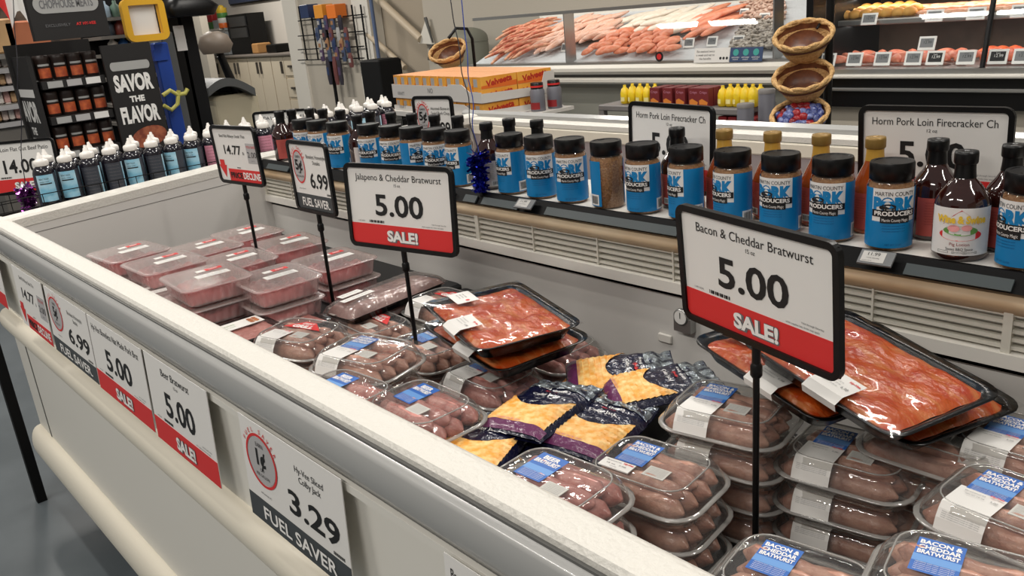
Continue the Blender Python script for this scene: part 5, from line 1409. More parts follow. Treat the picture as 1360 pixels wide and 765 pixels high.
# stand with yellow bags and maroon boxes in front of the seafood case
YS = 3.95
MAROON = mat('maroon_box', (116, 36, 38), 0.5); MGOLD = mat('box_picture_orange', (216, 130, 50), 0.5); YBAG = mat('yellow_bottle', (238, 204, 36), 0.35)
GREYC = mat('grey_canister', (108, 108, 116), 0.4); SHELFG = mat('grey_rack_plastic', (120, 116, 114), 0.5)
zsh = at_y(880, 136, YS).z
xa, xb = at_y(818, 140, YS).x, at_y(1010, 140, YS).x
dr = thing('low_rack', ((xa + xb) / 2, YS, 0), 'low grey plastic rack holding yellow bottles and maroon boxes', 'rack')
wbox('shelf_board', SHELFG, xa, xb, YS - 0.16, YS + 0.16, zsh - 0.035, zsh, dr, 0.006)
wbox('lower_board', SHELFG, xa, xb, YS - 0.16, YS + 0.16, zsh - 0.13, zsh - 0.115, dr, 0.004)
for x in (xa + 0.02, xb - 0.02):
    for y in (YS - 0.14, YS + 0.14): wbox('leg', SHELFG, x - 0.018, x + 0.018, y - 0.018, y + 0.018, 0, zsh - 0.03, dr)
mb = thing('maroon_box', (0, 0, 0), 'maroon food box with orange picture in a row on the low grey rack', 'box', 'maroon boxes on the low rack')
g = G(); g.loft([rrect(0.033, 0.022, 0.002, 0), rrect(0.033, 0.022, 0.002, 0.098)], smooth=False, cap0=True, cap1=True); g.build('carton', MAROON, mb)
g = G(); f = flat_xz(-0.0226)
g.add([f(-0.026, 0.012), f(0.024, 0.010), f(0.029, 0.024), f(-0.008, 0.042), f(-0.026, 0.034)], [(0, 1, 2, 3, 4)]); g.build('picture', MGOLD, mb)
g = G(); g.text('Crisps', f, 0, 0.070, 0.014, 0.046); g.build('lettering', PINKL, mb)
first = True
for r_ in range(3):
    for k, px in enumerate((872, 889, 906, 924, 937)):
        p = at_y(px, 120, YS - 0.10); loc = (p.x, YS - 0.10 + 0.05 * r_, zsh)
        if first: mb.location = loc; first = False
        else: dup(mb, loc, (0, 0, 0), mb['label'])
yb = thing('yellow_bottle', (0, 0, 0), 'yellow squeeze bottle lying slanted on the low grey rack', 'bottle', 'yellow bottles on the low rack')
G().lathe([(0.018, 0), (0.026, 0.004), (0.027, 0.06), (0.020, 0.085), (0.009, 0.095), (0.009, 0.108)], 18).build('bottle_body', YBAG, yb)
g = G(); patch(g, 0.0275, -30, 30, 0.016, 0.040); g.build('label', mat('pale_yellow_label', (236, 222, 150), 0.5), yb)
first = True
for px in (830, 840, 850, 860, 960, 970, 980, 990, 1000):
    for r_ in range(2):
        p = at_y(px, 125, YS - 0.09); loc = (p.x, YS - 0.09 + 0.07 * r_, zsh + 0.002); rot = (0, 0, R(-30 + px % 7 * 8))
        if first: yb.location = loc; yb.rotation_euler = rot; first = False
        else: dup(yb, loc, rot, yb['label'])
for k, (px, y_, h, lab) in enumerate(((990, YS - 0.28, 0.145, 'shorter grey canister standing before the low rack'), (1018, YS - 0.16, 0.20, 'taller grey canister standing at the right end of the low rack'))):
    p = at_y(px, 160, y_)
    t = thing('grey_canister', (p.x, y_, 0.0), lab, 'canister', 'grey canisters by the low rack')
    G().lathe([(0.040, 0), (0.041, 0.004), (0.041, zsh + h - 0.12), (0.038, zsh + h - 0.112)], 22).build('tube', GREYC, t)
    G().lathe([(0.042, zsh + h - 0.118), (0.042, zsh + h - 0.10), (0.038, zsh + h - 0.096)], 22).build('cap', SHELFG, t)
for k, px in enumerate((962, 975, 1001)):
    p = at_y(px, 155, YS - 0.12); wb = wbox('red_carton', DRED, p.x - 0.026, p.x + 0.026, YS - 0.14, YS + 0.08, zsh - 0.1145, zsh - 0.045, None, 0.003)
    tag(wb, ORD[k] + ' flat red carton from the left on the lower board of the grey rack', 'carton')

# ---------------------------------------------------------------- orange cheese box display
ORG = mat('cheese_box_orange', (238, 150, 44), 0.45, rgb2=(244, 176, 70), noise_scale=6); ORG2 = mat('cheese_box_deep_orange', (232, 112, 40), 0.45); ORGT = mat('cheese_box_top', (242, 178, 128), 0.45)
CARD = mat('white_corrugated_tray', (214, 210, 204), 0.6); VRED = mat('box_script_red', (196, 44, 30), 0.5)
fc = at_depth(643, 156, 4.7)
dz0 = fc.z
YAWD = R(-7)
Dm = Matrix.Translation((fc.x, fc.y, 0)) @ Matrix.Rotation(YAWD, 4, 'Z')
def dpt(x, y, z): return Dm @ Vector((x, y, z))
def dthing(name, x, y, z, lab, cat, grp=None): return thing(name, dpt(x, y, z), lab, cat, grp, rotz=YAWD)
LX, LY, NBX = 1.05, 0.50, 11
tb = dthing('display_table', -LX / 2, LY / 2, 0, 'white display table under the stacked orange cheese boxes', 'table')
g = G(); g.loft([rrect(LX / 2 + 0.04, LY / 2 + 0.04, 0.01, dz0 - 0.03), rrect(LX / 2 + 0.04, LY / 2 + 0.04, 0.01, dz0 - 0.001)], smooth=False, cap0=True, cap1=True); g.build('table_top', CARD, tb)
for sx in (-1, 1):
    for sy in (-1, 1):
        g = G(); g.box(sx * LX / 2 - 0.02, sx * LX / 2 + 0.02, sy * LY / 2 - 0.02, sy * LY / 2 + 0.02, 0, dz0 - 0.03); g.build('leg', STEEL, tb)
def carton_tray(z, h, lab, hleft):
    t = dthing('carton_tray', -LX / 2, LY / 2, z, lab, 'carton tray', 'white trays of the orange box display')
    hx, hy = LX / 2 + 0.006, LY / 2 + 0.006
    g = G(); g.box(-hx, hx, -hy, hy, 0, 0.004); g.build('bottom', CARD, t)
    # front wall along -y, lower near the corner; side wall along +x
    g = G(); pr = [(-hx, 0), (hx, 0), (hx, h * 0.45), (hx - 0.12, h * 0.45), (hx - 0.20, h * 0.75), (hx - 0.34, h * 0.75), (hx - 0.36, hleft), (-hx, hleft)]
    g.add([(x, -hy, z_) for x, z_ in pr] + [(x, -hy - 0.004, z_) for x, z_ in pr], [tuple(range(8)), tuple(reversed(range(8, 16)))] + [(k, (k + 1) % 8, 8 + (k + 1) % 8, 8 + k) for k in range(8)]); fw = g.build('front_wall', CARD, t)
    g = G(); pr = [(-hy, 0), (hy, 0), (hy, h * 0.95), (hy - 0.07, h * 0.95), (hy - 0.10, h * 0.35), (-hy, h * 0.40)]
    g.add([(hx, y, z_) for y, z_ in pr] + [(hx + 0.004, y, z_) for y, z_ in pr], [tuple(reversed(range(6))), tuple(range(6, 12))] + [(k, (k + 1) % 6, 6 + (k + 1) % 6, 6 + k) for k in range(6)]); g.build('side_wall', CARD, t)
    g = G(); g.box(-hx, hx, hy, hy + 0.004, 0, h * 0.45); g.build('back_wall', CARD, t)
    g = G(); g.box(-hx - 0.004, -hx, -hy, hy, 0, hleft); g.build('end_wall', CARD, t)
    g = G(); f = flat_xz(-hy - 0.0048); g.text('KRAFT', f, -hx + 0.12, h * 0.15, 0.022); g.text('NO', f, -hx + 0.50, h * 0.32, 0.03)
    g.build('lettering', INKG, fw)
    return t
BW, BL, BH = 0.0885, 0.245, 0.068
def cheese_box(idx, cnt=[0], st={}):
    if 'p' not in st:
        t = thing('orange_cheese_box', (0, 0, 0), 'x', 'cheese box', 'orange cheese boxes of the display', rotz=YAWD)
        g = G(); hx, hy = BW / 2 - 0.001, BL / 2 - 0.001
        g.loft([rrect(hx, hy, 0.002, 0, 2), rrect(hx, hy, 0.002, BH - 0.001, 2)], smooth=False, cap0=True); g.build('carton', ORG, t)
        g = G(); g.loft([rrect(hx, hy, 0.002, BH - 0.001, 2), rrect(hx, hy, 0.002, BH, 2)], smooth=False, cap1=True); g.build('carton_top', ORGT, t)
        g = G(); fx = lambda u, v: Vector((hx + 0.0006, u, v)); g.add([fx(-hy, 0.002), fx(hy, 0.002), fx(hy, 0.030), fx(-hy, 0.018)], [(0, 1, 2, 3)]); g.build('deep_orange_wave', ORG2, t)
        g = G(); g.text('Velveeta', lambda u, v: Vector((hx + 0.0012, u, v + u * 0.12)), 0.0, 0.022, 0.034, 0.18, bold=0.04); g.build('red_script', VRED, t)
        g = G(); f = flat_xz(-hy - 0.0006); g.box(-hx * 0.8, hx * 0.1, -hy - 0.0006, -hy, 0.012, BH - 0.012); g.build('facts_panel', SILVG, t)
        st['p'] = t; return t, True
    return st['p'], False
def put_boxes(z, layers, tier):
    for L in range(layers):
        for a in range(NBX):
            for b in range(2):
                if L < layers - 1 and a < NBX - 2 and b == 1: continue     # buried boxes show nowhere
                t, new = cheese_box(0)
                loc = dpt(-LX + (a + 0.5) * LX / NBX, (b + 0.5) * LY / 2, z + 0.0046 + L * (BH + 0.0006))
                lab = 'orange cheese box in the %s tray of the display, %s layer, %s from the left, %s row' % (tier, ('lower', 'upper')[L] if layers == 2 else 'only', ORD[a], ('near', 'far')[b])
                lab = '%s-tray orange cheese box, %s layer, %s row, %s from the left' % (tier, ('lower', 'upper')[L] if layers == 2 else 'single', ('near', 'far')[b], ORD[a])
                if new: t.location = loc; t['label'] = lab
                else: dup(t, loc, (0, 0, YAWD), lab)
carton_tray(dz0, 0.085, 'lower white cardboard tray of orange cheese boxes', 0.03)
put_boxes(dz0, 1, 'lower')
carton_tray(dz0 + 0.078, 0.13, 'upper white cardboard tray of orange cheese boxes', 0.085)
put_boxes(dz0 + 0.078, 2, 'upper')
for k, (dx, dy) in enumerate(((0.11, 0.30), (0.11, 0.42))):
    p = dpt(dx, dy, 0)
    t = thing('spice_grinder', (p.x, p.y, dz0 - 0.0), ('left', 'right')[k] + ' grey jar with dark lid right of the orange box display', 'jar')
    G().lathe([(0.04, 0), (0.042, 0.004), (0.042, 0.11), (0.034, 0.125)], 22).build('body', GREYC, t)
    G().lathe([(0.036, 0.124), (0.036, 0.155), (0.033, 0.158)], 22).build('lid', LIDM, t)
    g = G(); patch(g, 0.0425, -50, 60, 0.012, 0.05); g.build('red_label', DRED, t)
    g = G(); patch(g, 0.0365, -180, 180, 0.132, 0.142); g.build('lid_band', RED, t)
p = dpt(0.11, 0.36, 0)
t = thing('side_shelf', (p.x, p.y, 0), 'small table leaf right of the orange boxes carrying grey jars', 'table')
g = G(); g.box(-0.05, 0.06, -0.16, 0.16, dz0 - 0.02, dz0 - 0.001); g.build('leaf', CARD, t)
g = G(); g.box(-0.02, 0.02, -0.02, 0.02, 0, dz0 - 0.02); g.build('leg', STEEL, t)
# ---------------------------------------------------------------- far left: service area, racks and displays
YP_ = 5.7
TRIMW = mat('white_trim', (222, 217, 206), 0.6)
def xat(px, py, Y): return at_y(px, py, Y).x
structure(wbox('wall_partition', WALLM, xat(404, 60, YP_), xat(484, 60, YP_), YP_, YP_ + 0.12, 0, 3.4))
structure(wbox('trim_1', TRIMW, xat(386, 60, YP_), xat(404, 60, YP_) , YP_ - 0.03, YP_ + 0.14, 0, 3.4))
structure(wbox('trim_2', TRIMW, xat(478, 60, YP_), xat(499, 60, YP_), YP_ - 0.04, YP_ + 0.14, 0, 3.4))
structure(wbox('wall_corner', WALLM, xat(236, 60, YP_), xat(272, 60, YP_), YP_, YP_ + 0.12, 0, 3.4))
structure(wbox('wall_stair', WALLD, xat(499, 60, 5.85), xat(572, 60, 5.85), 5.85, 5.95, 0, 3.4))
# counter with cabinets in the back room
YK = 6.25
CABM = mat('cabinet_cream', (206, 194, 172), 0.5); TOPM = mat('counter_grey', (120, 112, 104), 0.4); HNDM = mat('handle_dark', (70, 66, 62), 0.35)
c0, c1 = xat(276, 95, YK), xat(396, 95, YK); zt = at_y(385, 70, YK).z
lay_z0 = 0.0
w_ = (c1 - c0) / 4
for k in range(4):
    x = c0 + w_ * (k + 0.5)
    t = thing('base_cabinet', (x, YK + 0.3, 0), ORD[k] + ' cream base cabinet from the left under the back room counter', 'cabinet', 'cream base cabinets in the back room')
    wbox('body', CABM, x - w_ / 2 + 0.005, x + w_ / 2 - 0.005, YK + 0.02, YK + 0.6, 0.0, zt - 0.04, t)
    for s_ in (-1, 1):
        if k == 3 and s_ == 1:
            for q in range(3):
                z0 = zt - 0.30 - 0.32 * q
                d = wbox('drawer', CABM, x + 0.01, x + w_ / 2 - 0.01, YK, YK + 0.02, z0 - 0.03, z0 + 0.24, t)
                h = wbox('knob', HNDM, x + w_ / 4 - 0.05, x + w_ / 4 + 0.05, YK - 0.03, YK, z0 + 0.09, z0 + 0.12); h.parent = d; h.matrix_parent_inverse = Matrix.Translation(d.location + t.location).inverted()
        else:
            a_, b_ = (x - w_ / 2 + 0.012, x - 0.006) if s_ < 0 else (x + 0.006, x + w_ / 2 - 0.012)
            d = wbox('door', CABM, a_, b_, YK, YK + 0.02, 0.10, zt - 0.06, t)
            hx_ = x + s_ * 0.06
            h = wbox('handle', HNDM, hx_ - 0.012, hx_ + 0.012, YK - 0.03, YK, zt - 0.30, zt - 0.12); h.parent = d; h.matrix_parent_inverse = Matrix.Translation(d.location + t.location).inverted()
tag(wbox('counter_top', TOPM, c0 - 0.05, c1 + 0.05, YK - 0.04, YK + 0.62, zt - 0.04, zt, None, 0.01), 'long grey counter top over the cream cabinets in the back room', 'counter')
def onctr(px, py, y_): p = at_y(px, py, y_); return p
p = onctr(320, 70, YK + 0.3)
t = thing('drawer_organizer', (p.x, YK + 0.3, zt), 'clear and black drawer organizer standing on the back room counter', 'organizer')
W2, H2 = xat(352, 50, YK + 0.3) - xat(308, 50, YK + 0.3), at_y(325, 18, YK + 0.3).z - zt
wbox('case', BLACK, p.x - W2 * 0.1, p.x + W2 * 0.55, YK + 0.2, YK + 0.5, zt, zt + H2, t)
DRAW = mat('clear_drawer', (158, 162, 164), 0.3)
for a in range(2):
    for b in range(3):
        wbox('drawer', DRAW, p.x - W2 * 0.55 + a * W2 * 0.22, p.x - W2 * 0.55 + a * W2 * 0.22 + W2 * 0.20, YK + 0.16, YK + 0.45, zt + 0.01 + b * H2 * 0.31, zt + 0.01 + b * H2 * 0.31 + H2 * 0.28, t)
for b in range(2): wbox('door_panel', mat('dark_panel_%d' % b, (54, 54, 54), 0.3), p.x + W2 * 0.0, p.x + W2 * 0.5, YK + 0.18, YK + 0.2, zt + H2 * (0.42 + 0.28 * b), zt + H2 * (0.66 + 0.28 * b), t)
for (px, py, w, h, m, lab, nm, cat) in ((346, 66, 0.20, 0.16, mat('brown_carton', (176, 130, 78), 0.7), 'small brown carton on the back room counter', 'carton', 'carton'), (368, 66, 0.34, 0.13, BLACK, 'black device standing on the back room counter', 'scanner', 'device'),
                                        (288, 66, 0.14, 0.24, mat('grey_jug', (196, 196, 192), 0.5), 'pale grey container left of the drawer organizer', 'container', 'container')):
    p = onctr(px, py, YK + 0.25); tag(wbox(nm, m, p.x - w / 2, p.x + w / 2, YK + 0.15, YK + 0.4, zt, zt + h, None, 0.015), lab, cat)
p = onctr(284, 36, YK + 0.35); zs = at_y(290, 38, YK + 0.35).z
tag(wbox('wall_shelf', TRIMW, xat(274, 38, YK + 0.3), xat(306, 38, YK + 0.3), YK + 0.1, YK + 0.64, zs - 0.03, zs), 'small white shelf on the back room wall with a red and a striped canister', 'shelf')
for (px, cols, lab) in ((283, ((180, 34, 40), (180, 34, 40), (70, 120, 60)), 'red canister on the small back room shelf'), (297, ((236, 198, 60), (80, 140, 70), (226, 226, 220), (226, 110, 50)), 'striped canister on the small back room shelf')):
    x = xat(px, 30, YK + 0.2)
    t = thing('canister', (x, YK + 0.2, zs), lab, 'canister')
    hh = at_y(px, 10, YK + 0.2).z - zs; n = len(cols)
    for q, cc in enumerate(reversed(cols)): G().lathe([(0.085, hh * q / n), (0.088, hh * (q + 0.1) / n), (0.088, hh * (q + 0.9) / n), (0.085, hh * (q + 1) / n)], 18).build('colour_band', mat('canister_%d_%d' % (px, q), cc, 0.4), t)
    G().lathe([(0.05, hh), (0.05, hh * 1.08), (0.02, hh * 1.14)], 14).build('lid', cols and mat('canister_lid_%d' % px, cols[0], 0.4), t)
a = at_y(308, 6, 6.89); b = at_y(368, -18, 6.89)
t = thing('wall_screen', ((a.x + b.x) / 2, 6.86, (a.z + b.z) / 2), 'blue screen high on the back room wall, cut by the top of the view', 'screen')
wbox('panel', mat('screen_blue', (58, 72, 104), 0.3), a.x, b.x, 6.83, 6.89, a.z, b.z, t, 0.01)
wbox('bezel', BLACK, a.x - 0.02, b.x + 0.02, 6.86, 6.895, a.z - 0.02, b.z + 0.02, t)

# wire wall rack with hanging packets on the partition
t = thing('wall_rack', (xat(440, 60, YP_), YP_ - 0.05, 0), 'black wire rack on the partition wall, hung with small packets', 'rack')
g = G()
for px in (400, 415, 470, 482):
    a = at_y(px, 30, YP_ - 0.08); b = at_y(px, 80, YP_ - 0.08); g.tube([(a.x, a.y, a.z + 0.2), (a.x, a.y, b.z)], 0.012, 6)
for py in (28, 48, 66, 80):
    a = at_y(396, py, YP_ - 0.08); b = at_y(484, py, YP_ - 0.08); g.tube([a, (b.x, b.y, a.z)], 0.008, 6)
child(g, 'wire_frame', MBLACK, t)
g = G(); a = at_y(443, 104, YP_ - 0.1); g.tube([(a.x, a.y, 0.0), (a.x, a.y, a.z + 0.6)], 0.022, 8); child(g, 'pole', MBLACK, t)
g = G(); g.lathe([(0.2, 0), (0.2, 0.02), (0.03, 0.04)], 20, M=Matrix.Translation((a.x, a.y, 0))); child(g, 'base', MBLACK, t)
rnd = random.Random(21)
PKC = [mat('packet_%d' % k, c, 0.35) for k, c in enumerate(((44, 60, 96), (170, 168, 166), (52, 48, 58), (84, 66, 96), (160, 118, 84), (112, 66, 64), (70, 82, 108)))]
k = 0
for py, xs in ((30, (424, 433, 442, 452)), (46, (422, 431, 440, 450, 460)), (60, (426, 435, 444, 454, 462)), (72, (428, 438, 448, 457)), (94, (437, 446, 452)), (80, (466,))):
    for px in xs:
        p = at_y(px, py, YP_ - 0.16); w = 0.036; h = 0.085 if py < 90 else 0.17
        t = thing('hanging_packet', (p.x, YP_ - 0.16, p.z), '%s packet from the left in the %s row of the wall rack' % (ORD[xs.index(px)], {30: 'top', 46: 'second', 60: 'third', 72: 'fourth', 80: 'side', 94: 'lowest'}[py]), 'packet', 'packets on the wall rack')
        g = G(); g.loft([rrect(w, 0.004, 0.003, -h, 2), rrect(w, 0.016, 0.01, -h * 0.6, 2), rrect(w, 0.016, 0.01, h * 0.5, 2), rrect(w * 0.9, 0.004, 0.003, h, 2)], cap0=True, cap1=True); g.build('pouch', PKC[(k * 3 + k // 4) % 7], t)
        g = G(); g.box(-w * 0.7, w * 0.7, -0.019, -0.016, -h * 0.3, h * 0.25); g.build('label', PKC[(k * 5 + 1) % 7], t)
        k += 1
for px, m, lab in ((411, PKC[0], 'blue and white box on top of the wall rack'), (430, mat('box_orange', (226, 150, 50), 0.5), 'yellow orange box on top of the wall rack'), (447, mat('box_deep_orange', (228, 120, 40), 0.5), 'deep orange box on top of the wall rack')):
    p = at_y(px, 16, YP_ - 0.1); bx = wbox('top_box', m, p.x - 0.10, p.x + 0.10, YP_ - 0.18, YP_ - 0.02, p.z - 0.07, p.z + 0.09, None, 0.006); tag(bx, lab, 'box')

# stair rails, bracket, bin and dark cart before the tan wall
RAILW = mat('pale_wood_rail', (196, 180, 156), 0.5)
YST = 5.68
def rail(p0, p1, r, lab):
    a, b = at_y(*p0, YST), at_y(*p1, YST); c = (a + b) / 2
    g = G(); g.tube([a - c, b - c], r, 10); tag(g.build('stair_rail', RAILW, None, c), lab, 'handrail', 'stair handrails')
rail((495, -8), (559, 52), 0.045, 'upper pale handrail sloping down along the tan stair wall')
rail((489, 46), (538, 90), 0.035, 'lower pale handrail sloping down along the tan stair wall')
p = at_y(567, 54, 5.70)
t = thing('rail_bracket', p, 'white angular bracket hanging at the lower end of the handrail', 'bracket')
g = G(); g.loft([[(-0.14, -0.02, -0.02), (0.11, -0.02, -0.04), (0.03, -0.02, 0.20)], [(-0.14, 0.02, -0.02), (0.11, 0.02, -0.04), (0.03, 0.02, 0.20)]], smooth=False, cap0=True, cap1=True); g.build('plate', TRIMW, t)
g = G(); g.tube([(0.02, 0, 0.24), (0.09, 0, -0.02), (0.0, 0, -0.20)], 0.02, 6); g.build('dark_strap', DKGREY, t)
p = at_y(625, 80, 5.45)
t = thing('trash_can', (p.x, 5.45, 0), 'grey green dome topped trash can behind the orange box display', 'trash can')
BINM = mat('bin_grey_green', (122, 122, 108), 0.5)
zt2 = at_y(625, 56, 5.45).z; zt3 = at_y(625, 36, 5.45).z; rb = (xat(642, 70, 5.45) - xat(609, 70, 5.45)) / 2
G().lathe([(rb * 0.9, 0.0), (rb, 0.02), (rb, zt2), (rb * 0.98, zt2 + 0.01)], 28).build('bin', BINM, t)
G().lathe([(rb * 1.02, zt2 + 0.005)] + [(rb * math.cos(a * 0.157), zt2 + 0.03 + (zt3 - zt2 - 0.03) * math.sin(a * 0.157)) for a in range(10)] + [(0.002, zt3)], 28).build('dome_lid', BINM, t)
p = at_y(505, 95, 5.3)
t = thing('dark_cart', (p.x, 5.3, 0), 'black cart standing at the foot of the stairs behind the white capped bottles', 'cart')
wbox('body', MBLACK, p.x - 0.16, p.x + 0.22, 5.15, 5.45, 0.1, at_y(505, 78, 5.3).z, t, 0.02)
for s_ in (-1, 1): G().lathe([(0.05, -0.015), (0.05, 0.015)], 16, M=Matrix.Translation((0.03 + s_ * 0.13, -0.05, 0.05)) @ Matrix.Rotation(R(90), 4, 'X')).build('wheel', BLACK, t)
a = at_y(488, -10, 5.55); b = at_y(503, 80, 5.55)
g = G(); g.tube([(0, 0, 0), (0.01, 0, a.z * 0.5), (0, 0, a.z)], 0.022, 8); tag(g.build('blue_pole', mat('steel_blue', (84, 100, 132), 0.4), None, (b.x, 5.55, 0)), 'thin blue grey pole beside the white door trim', 'pole')

# ---------------------------------------------------------------- pallet stacker with black mast
SX = -5.1
mast = at_x(250, 100, SX)
t = thing('pallet_stacker', (SX, mast.y, 0), 'black mast pallet stacker with blue upright and yellow framed notice', 'stacker')
BLUEP = mat('machine_blue', (24, 64, 150), 0.4); YELP = mat('machine_yellow', (226, 172, 40), 0.4); GREYP = mat('machine_grey', (86, 88, 88), 0.5)
def vpost(nm, px, py, X, w, d, z0, z1, m): p = at_x(px, py, X); return wbox(nm, m, X - d, X + d, p.y - w, p.y + w, z0, z1, t, 0.008)
vpost('mast_rail', 240, 100, SX, 0.055, 0.05, 0.02, 2.6, BLACK)
vpost('mast_rail', 256, 100, SX, 0.05, 0.05, 0.02, 2.6, MBLACK)
vpost('grey_tube', 228, 90, SX + 0.08, 0.035, 0.03, 0.02, at_x(222, 42, SX + 0.08).z, GREYP)
vpost('blue_upright', 222, 110, SX + 0.16, 0.040, 0.03, 0.02, at_x(215, 56, SX + 0.16).z, BLUEP)
p0 = at_x(202, 74, SX + 0.17); p1 = at_x(220, 74, SX + 0.17)
wbox('blue_arm', BLUEP, SX + 0.14, SX + 0.2, p0.y, p1.y, p0.z - 0.03, p0.z + 0.03, t)
fa = at_x(170, 57, SX + 0.25); fb = at_x(214, -4, SX + 0.25); mY, mZ = (fa.y + fb.y) / 2, (fa.z + fb.z) / 2
fr = frame_ring((fb.y - fa.y) / 2, (fb.z - fa.z) / 2, 0.04, 0.034, 0.04)
g = G(); Mr = Matrix.Translation((SX + 0.25, mY, mZ)) @ Matrix.Rotation(R(90), 4, 'Z')
g.add([Mr @ v for v in fr.v], fr.f); child(g, 'yellow_frame', YELP, t)
wbox('notice', PAPER, SX + 0.23, SX + 0.235, mY - 0.09, mY + 0.07, mZ - 0.12, mZ + 0.10, t)
wbox('notice_heading', mat('notice_orange', (216, 140, 90), 0.5), SX + 0.236, SX + 0.238, mY - 0.09, mY + 0.07, mZ + 0.10, mZ + 0.135, t)
g = G(); q = [at_x(px, py, SX + 0.24) for px, py in ((216, 127), (226, 120), (236, 126), (246, 124), (249, 118))]; g.tube(q, 0.012, 8); child(g, 'hose', mat('hose_yellow_green', (196, 190, 96), 0.4), t)
g = G(); q = [at_x(px, py, SX + 0.24) for px, py in ((217, 140), (228, 146), (236, 138), (237, 120))]; g.tube(q, 0.012, 8); child(g, 'hose', mat('hose_yellow_green2', (196, 190, 96), 0.4), t)
p = at_x(248, 10, SX + 0.1); g = G(); g.loft([rrect(0.10, 0.13, 0.05, -0.05, dx=0), rrect(0.12, 0.16, 0.06, 0.0), rrect(0.07, 0.10, 0.05, 0.06)], cap0=True, cap1=True, M=Matrix.Translation(p)); child(g, 'control_head', BLACK, t)
p = at_x(239, 46, SX + 0.06); wbox('sticker', PAPER, SX + 0.052, SX + 0.056, p.y - 0.03, p.y + 0.03, p.z - 0.09, p.z + 0.05, t)
wbox('fork_base', BLUEP, SX - 0.1, SX + 0.9, mast.y - 0.3, mast.y + 0.3, 0.05, 0.12, t, 0.01)

# beige low machine with grey hood and black handle, in front of the back room
MX = -6.6
pa = at_x(300, 130, MX)
t = thing('floor_machine', (MX, pa.y, 0), 'beige floor machine with grey curved hood and black slanting handle', 'machine')
BEIM = mat('machine_beige', (196, 186, 160), 0.5)
y0, y1 = at_x(262, 130, MX).y, at_x(322, 130, MX).y; zb_ = at_x(300, 118, MX).z
wbox('body', BEIM, MX - 0.4, MX + 0.3, y0, y1, 0.05, zb_ - 0.03, t, 0.03)
g = G(); n = 12; g.loft([[(MX + s_ * 0.36, y0 - 0.05 + (y1 - y0 + 0.0) * k / n, zb_ - 0.06 + 0.10 * math.sin(math.pi * (0.15 + 0.85 * k / n)) + dz) for s_, dz in ((1, 0), (1, 0.06), (-1, 0.06), (-1, 0))] for k in range(n + 1)], cap0=True, cap1=True, smooth=False)
child(g, 'grey_hood', GREYP, t)
g = G(); g.tube([at_x(293, 74, MX + 0.2), at_x(306, 104, MX + 0.2), at_x(320, 134, MX + 0.2), at_x(334, 140, MX + 0.2)], [0.03, 0.035, 0.04, 0.035], 8); child(g, 'handle', BLACK, t)
p = at_x(286, 60, MX + 0.2); g = G(); g.lathe([(0.10, -0.06), (0.13, 0.0), (0.10, 0.07), (0.04, 0.10)], 18, M=Matrix.Translation(p)); child(g, 'motor_head', mat('motor_grey_brown', (120, 108, 96), 0.5), t)
g = G(); g.tube([p + Vector((0, 0.02, 0)), at_x(293, 74, MX + 0.2)], 0.03, 8); child(g, 'neck', BLACK, t)

# ---------------------------------------------------------------- black endcap display with SAVOR THE FLAVOR panels
DX = -4.75
BLKD = mat('display_black', (24, 22, 22), 0.55); PILL = mat('silver_plate', (168, 168, 166), 0.4)
pl_, pr_ = at_x(60, 130, DX), at_x(146, 130, DX)
ed = thing('endcap_display', (DX, (pl_.y + pr_.y) / 2, 0), 'black shelf display with header and side panels, holding dark seasoning tubs', 'display')
y0, y1 = pl_.y, pr_.y
wbox('back_panel', BLKD, DX - 0.36, DX - 0.33, y0 - 0.05, y1 + 0.06, 0, at_x(100, 52, DX).z, ed)
rows = [(104, 62, 138), (151, 70, 146), (196, 84, 156)]
zsr = []
for py, a, b in rows:
    z = (at_x(a, py + 2, DX).z + at_x(b, py - 3, DX).z) / 2; zsr.append(z)
    wbox('shelf', BLKD, DX - 0.33, DX, y0, y1, z - 0.04, z, ed)
    for k in range(3):
        yy = y0 + (y1 - y0) * (0.2 + 0.3 * k); wbox('shelf_label', (PILL, SILVG, PAPER)[k], DX, DX + 0.004, yy - 0.035, yy + 0.035, z - 0.036, z - 0.004, ed)
def savor(panel, yc, zt_, hw, X):
    g = G(); f = lambda u, v: Vector((X + 0.002, yc + u, v))
    g.text('SAVOR', f, 0, zt_ - 0.30, 0.085, hw * 1.75, bold=0.05); g.text('THE', f, 0, zt_ - 0.36, 0.034, bold=0.05); g.text('FLAVOR', f, 0, zt_ - 0.475, 0.085, hw * 1.75, bold=0.05)
    g.build('white_lettering', WINK, panel)
a = at_x(140, 66, DX + 0.02); b = at_x(196, 180, DX + 0.02); yc = (a.y + at_x(193, 60, DX + .02).y) / 2; hw = 0.125; ztp = at_x(165, 58, DX + 0.02).z
pn = G(); pn.box(DX + 0.0, DX + 0.02, yc - hw, yc + hw, 0.10, ztp)
o = child(pn, 'side_panel', BLKD, ed)
def grand(g, nm, m, par): c = g.build(nm, m); c.parent = par; return c
g = G(); f = lambda u, v: Vector((DX + 0.023, yc + u, v))
g.text('SAVOR', f, 0, ztp - 0.235, 0.082, hw * 1.6, bold=0.05); g.text('THE', f, 0, ztp - 0.295, 0.030, bold=0.05); g.text('FLAVOR', f, 0, ztp - 0.400, 0.082, hw * 1.6, bold=0.05); grand(g, 'white_lettering', WINK, o)
g = G(); n = 12
pts = [(hw * 0.75 * math.cos(R(-90 + 180 * k / n)) * 0.15 + hw * 0.7, 0.022 * math.sin(R(-90 + 180 * k / n))) for k in range(n + 1)] + [(-hw * 0.7 + hw * 0.75 * math.cos(R(90 + 180 * k / n)) * 0.15, 0.022 * math.sin(R(90 + 180 * k / n))) for k in range(n + 1)]
g.add([f(u, ztp - 0.11 + v) for u, v in pts], [tuple(range(len(pts)))]); grand(g, 'silver_plate', PILL, o)
